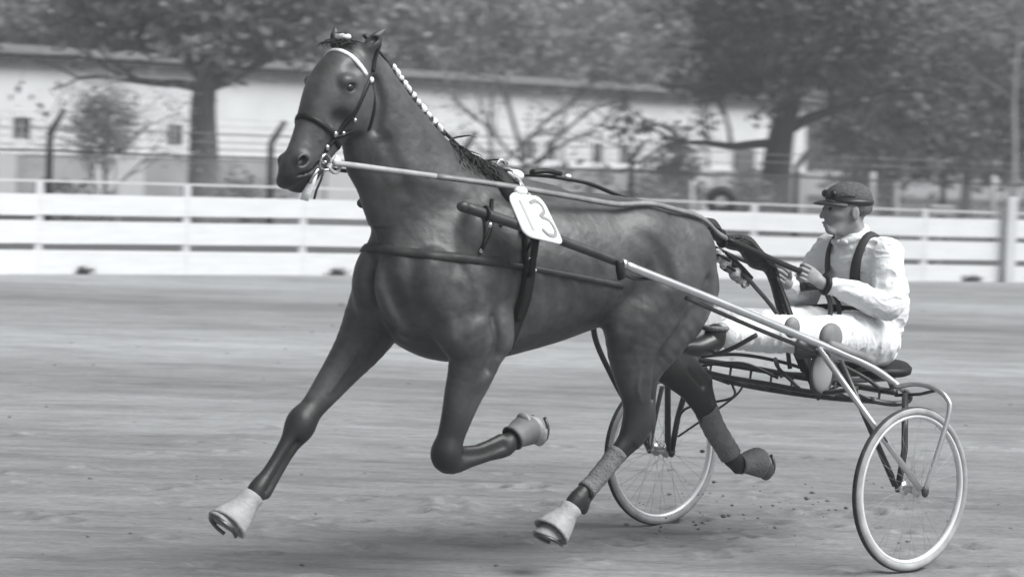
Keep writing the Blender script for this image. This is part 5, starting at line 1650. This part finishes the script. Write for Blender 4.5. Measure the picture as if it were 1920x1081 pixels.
# hair at the nape
R_ = Field((-.50, -.11, 1.42), (-.32, .11, 1.56), .004)
R_.ell((-.405, 0, 1.50), (.088, .079, .060), k=.01)
R_.plane((-.36, 0, 1.5), (1, 0, .1)); R_.plane((-.4, 0, 1.452), (-.3, 0, -1))
hv, hq = R_.surf(relax=1)
hv = turn(hv)
mesh_obj('hair', hv, hq, mat('grey_hair', .10, rough=.7, nscale=80, namt=.4, bump=.5, bscale=200), drv)
# shoes
M_shoe = mat('black_shoe', .018, rough=.3, spec=.5)
for s in (1, -1):
    f_ = LEG[s][2]
    Z = Field((f_[0] - .10, f_[1] - .07, f_[2] - .12), (f_[0] + .27, f_[1] + .07, f_[2] + .08), .005)
    Z.chain([(f_[0] + .02, f_[1], f_[2] - .005, .050, .046), (f_[0] + .035, f_[1], f_[2] - .035, .048, .042), (f_[0] + .12, f_[1], f_[2] - .055, .040, .046), (f_[0] + .21, f_[1], f_[2] - .05, .028, .042)], k=.015, sub=5)
    zv, zq = Z.surf(relax=1)
    so = mesh_obj('shoe', zv, zq, M_shoe, drv)
    MB().tube([(f_[0] + .02 + .048 * math.cos(a), f_[1] + .048 * math.sin(a), f_[2] + .022) for a in np.linspace(0, P2, 16, endpoint=False)], .012, 6, closed=True).build('sock', M_band, drv)
# wrist band
w_ = np.array(ARM[1][2]); e_ = np.array(ARM[1][1]); f_ = (w_ - e_) / np.linalg.norm(w_ - e_)
u_ = np.cross(f_, (0, 0, 1)); u_ /= np.linalg.norm(u_); v_ = np.cross(f_, u_)
MB().tube([w_ - f_ * .012 + u_ * .036 * math.cos(a) + v_ * .036 * math.sin(a) for a in np.linspace(0, P2, 18, endpoint=False)], .011, 6, closed=True, flat=1.3).build('wrist_strap', M_leather, drv)

# ---------------------------------------------------------------- reins
def clear(pts, gap=.016):
    out_ = []
    for p in pts:
        p = np.array(p, float)
        for _ in range(12):
            d = H.sample(p)
            inside = np.all(p > H.lo) and np.all(p < H.lo + H.h * H.n)
            if not inside or d > gap: break
            p = p + H.grad(p) * max(gap - d, .004)
        out_.append(p)
    return np.array(out_)
rn = thing('reins', 'long pale driving reins from the bit rings back to the driver\'s hands', 'reins', (1.0, 0, 1.4))
hp = hands[1][2](.11, .026, 0); hp2 = hands[-1][2](.11, .026, 0)
N_ = catmull([(2.52, .07, 1.635), (2.43, .09, 1.630), (2.12, .15, 1.60), (1.75, .225, 1.562), (1.17, .20, 1.495), (.89, .19, 1.452), (.58, .17, 1.375), (.18, .14, 1.255), tuple(hp)], 8)
N_ = clear(N_)
MB().add(*ribbon(N_[:18], [(0, 1, .3)] * 18, .020, .008)).build('near_rein_front', mat('pale_rein', .30, rough=.55, nscale=20, namt=.2), rn)
MB().add(*ribbon(N_[17:50], [(0, .8, .6)] * 33, .022, .008)).build('near_rein', mat('tan_rein', .17, rough=.45, nscale=20, namt=.25), rn)
MB().add(*ribbon(N_[49:], [(0, .8, .6)] * (len(N_) - 49), .026, .009)).build('hand_part', M_leather, rn)
F_ = clear(catmull([(2.52, -.07, 1.635), (2.2, -.17, 1.60), (1.75, -.20, 1.60), (1.40, -.10, 1.605), (1.20, -.10, 1.592), (.98, -.12, 1.555), (.58, -.14, 1.41), (.2, -.13, 1.27), tuple(hp2)], 8), .02)
MB().add(*ribbon(F_, [(0, -.3, .9)] * len(F_), .020, .007)).build('off_rein', M_leather2, rn)
MB().add(*ribbon(catmull([(1.42, -.06, 1.615), (1.34, -.06, 1.622), (1.26, -.07, 1.612)], 4), [(0, 0, 1)] * 9, .026, .012)).build('rein_splice', M_leather, rn)
MB().ball((1.225, -.06, 1.606), (.016, .012, .010), 10, 6).build('rein_buckle', M_white, rn)
# loose ends hanging from the near fist
q_ = hands[1][2](.06, .03, -.02)
MB().add(*ribbon(catmull([tuple(q_), tuple(q_ + np.array([-.07, .03, -.03])), tuple(q_ + np.array([-.10, .05, -.12])), tuple(q_ + np.array([-.06, .05, -.20]))], 5), [(.3, 1, 0)] * 16, .020, .005)).build('loose_end', M_leather2, rn)
MB().add(*ribbon(catmull([tuple(q_), tuple(q_ + np.array([-.09, .03, -.02])), tuple(q_ + np.array([-.14, .06, -.10])), tuple(q_ + np.array([-.13, .06, -.20]))], 5), [(.3, 1, 0)] * 16, .020, .005)).build('loose_end', M_leather, rn)
# tail bundle with a rod to the frame, and the tying strap
tb = thing('tail_brace', 'mottled pale bundle on a thin dark rod behind the horse\'s rump', 'strap', (.3, .04, 1.1))
Bf = Field((.22, -.04, 1.08), (.58, .18, 1.36), .004)
for (x_, y_, z_, r_) in ((.47, .05, 1.285, .026), (.44, .07, 1.262, .030), (.40, .055, 1.245, .028), (.385, .075, 1.215, .032), (.345, .06, 1.195, .026), (.32, .07, 1.170, .022)):
    Bf.ell((x_, y_, z_), (r_, r_ * .8, r_ * 1.15), k=.008)
bv, bq = Bf.surf()
bv = wrinkle(bv, bq, .006, 60, 4.)
mesh_obj('bundle', bv, bq, mat('mottled_wrap', .32, rough=.8, nscale=22, namt=.95, bump=.5, bscale=60, detail=2), tb)
for (x_, z_) in ((.455, 1.272), (.415, 1.228), (.365, 1.205)):
    MB().tube([(x_ + .034 * math.cos(a), .062 + .032 * math.sin(a), z_ + .018 * math.cos(a)) for a in np.linspace(0, 6.2832, 14, endpoint=False)], .006, 6, closed=True).build('binding', M_leather, tb)
MB().tube(catmull([(.42, .08, 1.26), (.30, .09, 1.17), (.14, .12, 1.0), (.10, .14, .80)], 5), .010, 8).build('rod', M_dtube, tb)
MB().tube(catmull([(.46, .09, 1.30), (.38, .10, 1.245), (.30, .09, 1.19)], 5), .008, 6).build('cord', M_leather, tb)
ts = thing('tie_down_strap', 'broad black strap hanging from the tail down to the seat frame', 'strap', (.05, .15, .8))
MB().add(*ribbon(catmull([(.10, .03, 1.20), (.09, .10, 1.06), (.08, .16, .93), (.03, .19, .80), (-.02, .17, .70)], 6), [(0, 1, .1)] * 25, [.020, .030, .040, .034], .010)).build('strap', M_leather, ts)
MB().add(*ribbon(catmull([(.10, .22, .92), (.14, .26, .84), (.10, .28, .74), (.02, .24, .68)], 6), [(0, 1, .1)] * 19, [.024, .03, .024], .010)).build('strap', M_leather, ts)
# whip
wp = thing('whip', 'long thin whip held up over the horse\'s rump by the driver', 'whip', (0, -.1, 1.2))
a_ = hands[-1][2](.03, .02, .03)
MB().tube(catmull([tuple(a_), (.15, -.14, 1.32), (.36, -.16, 1.42), (.55, -.16, 1.47)], 6), [.006, .005, .003, .0015], 6).build('stock', M_white, wp)
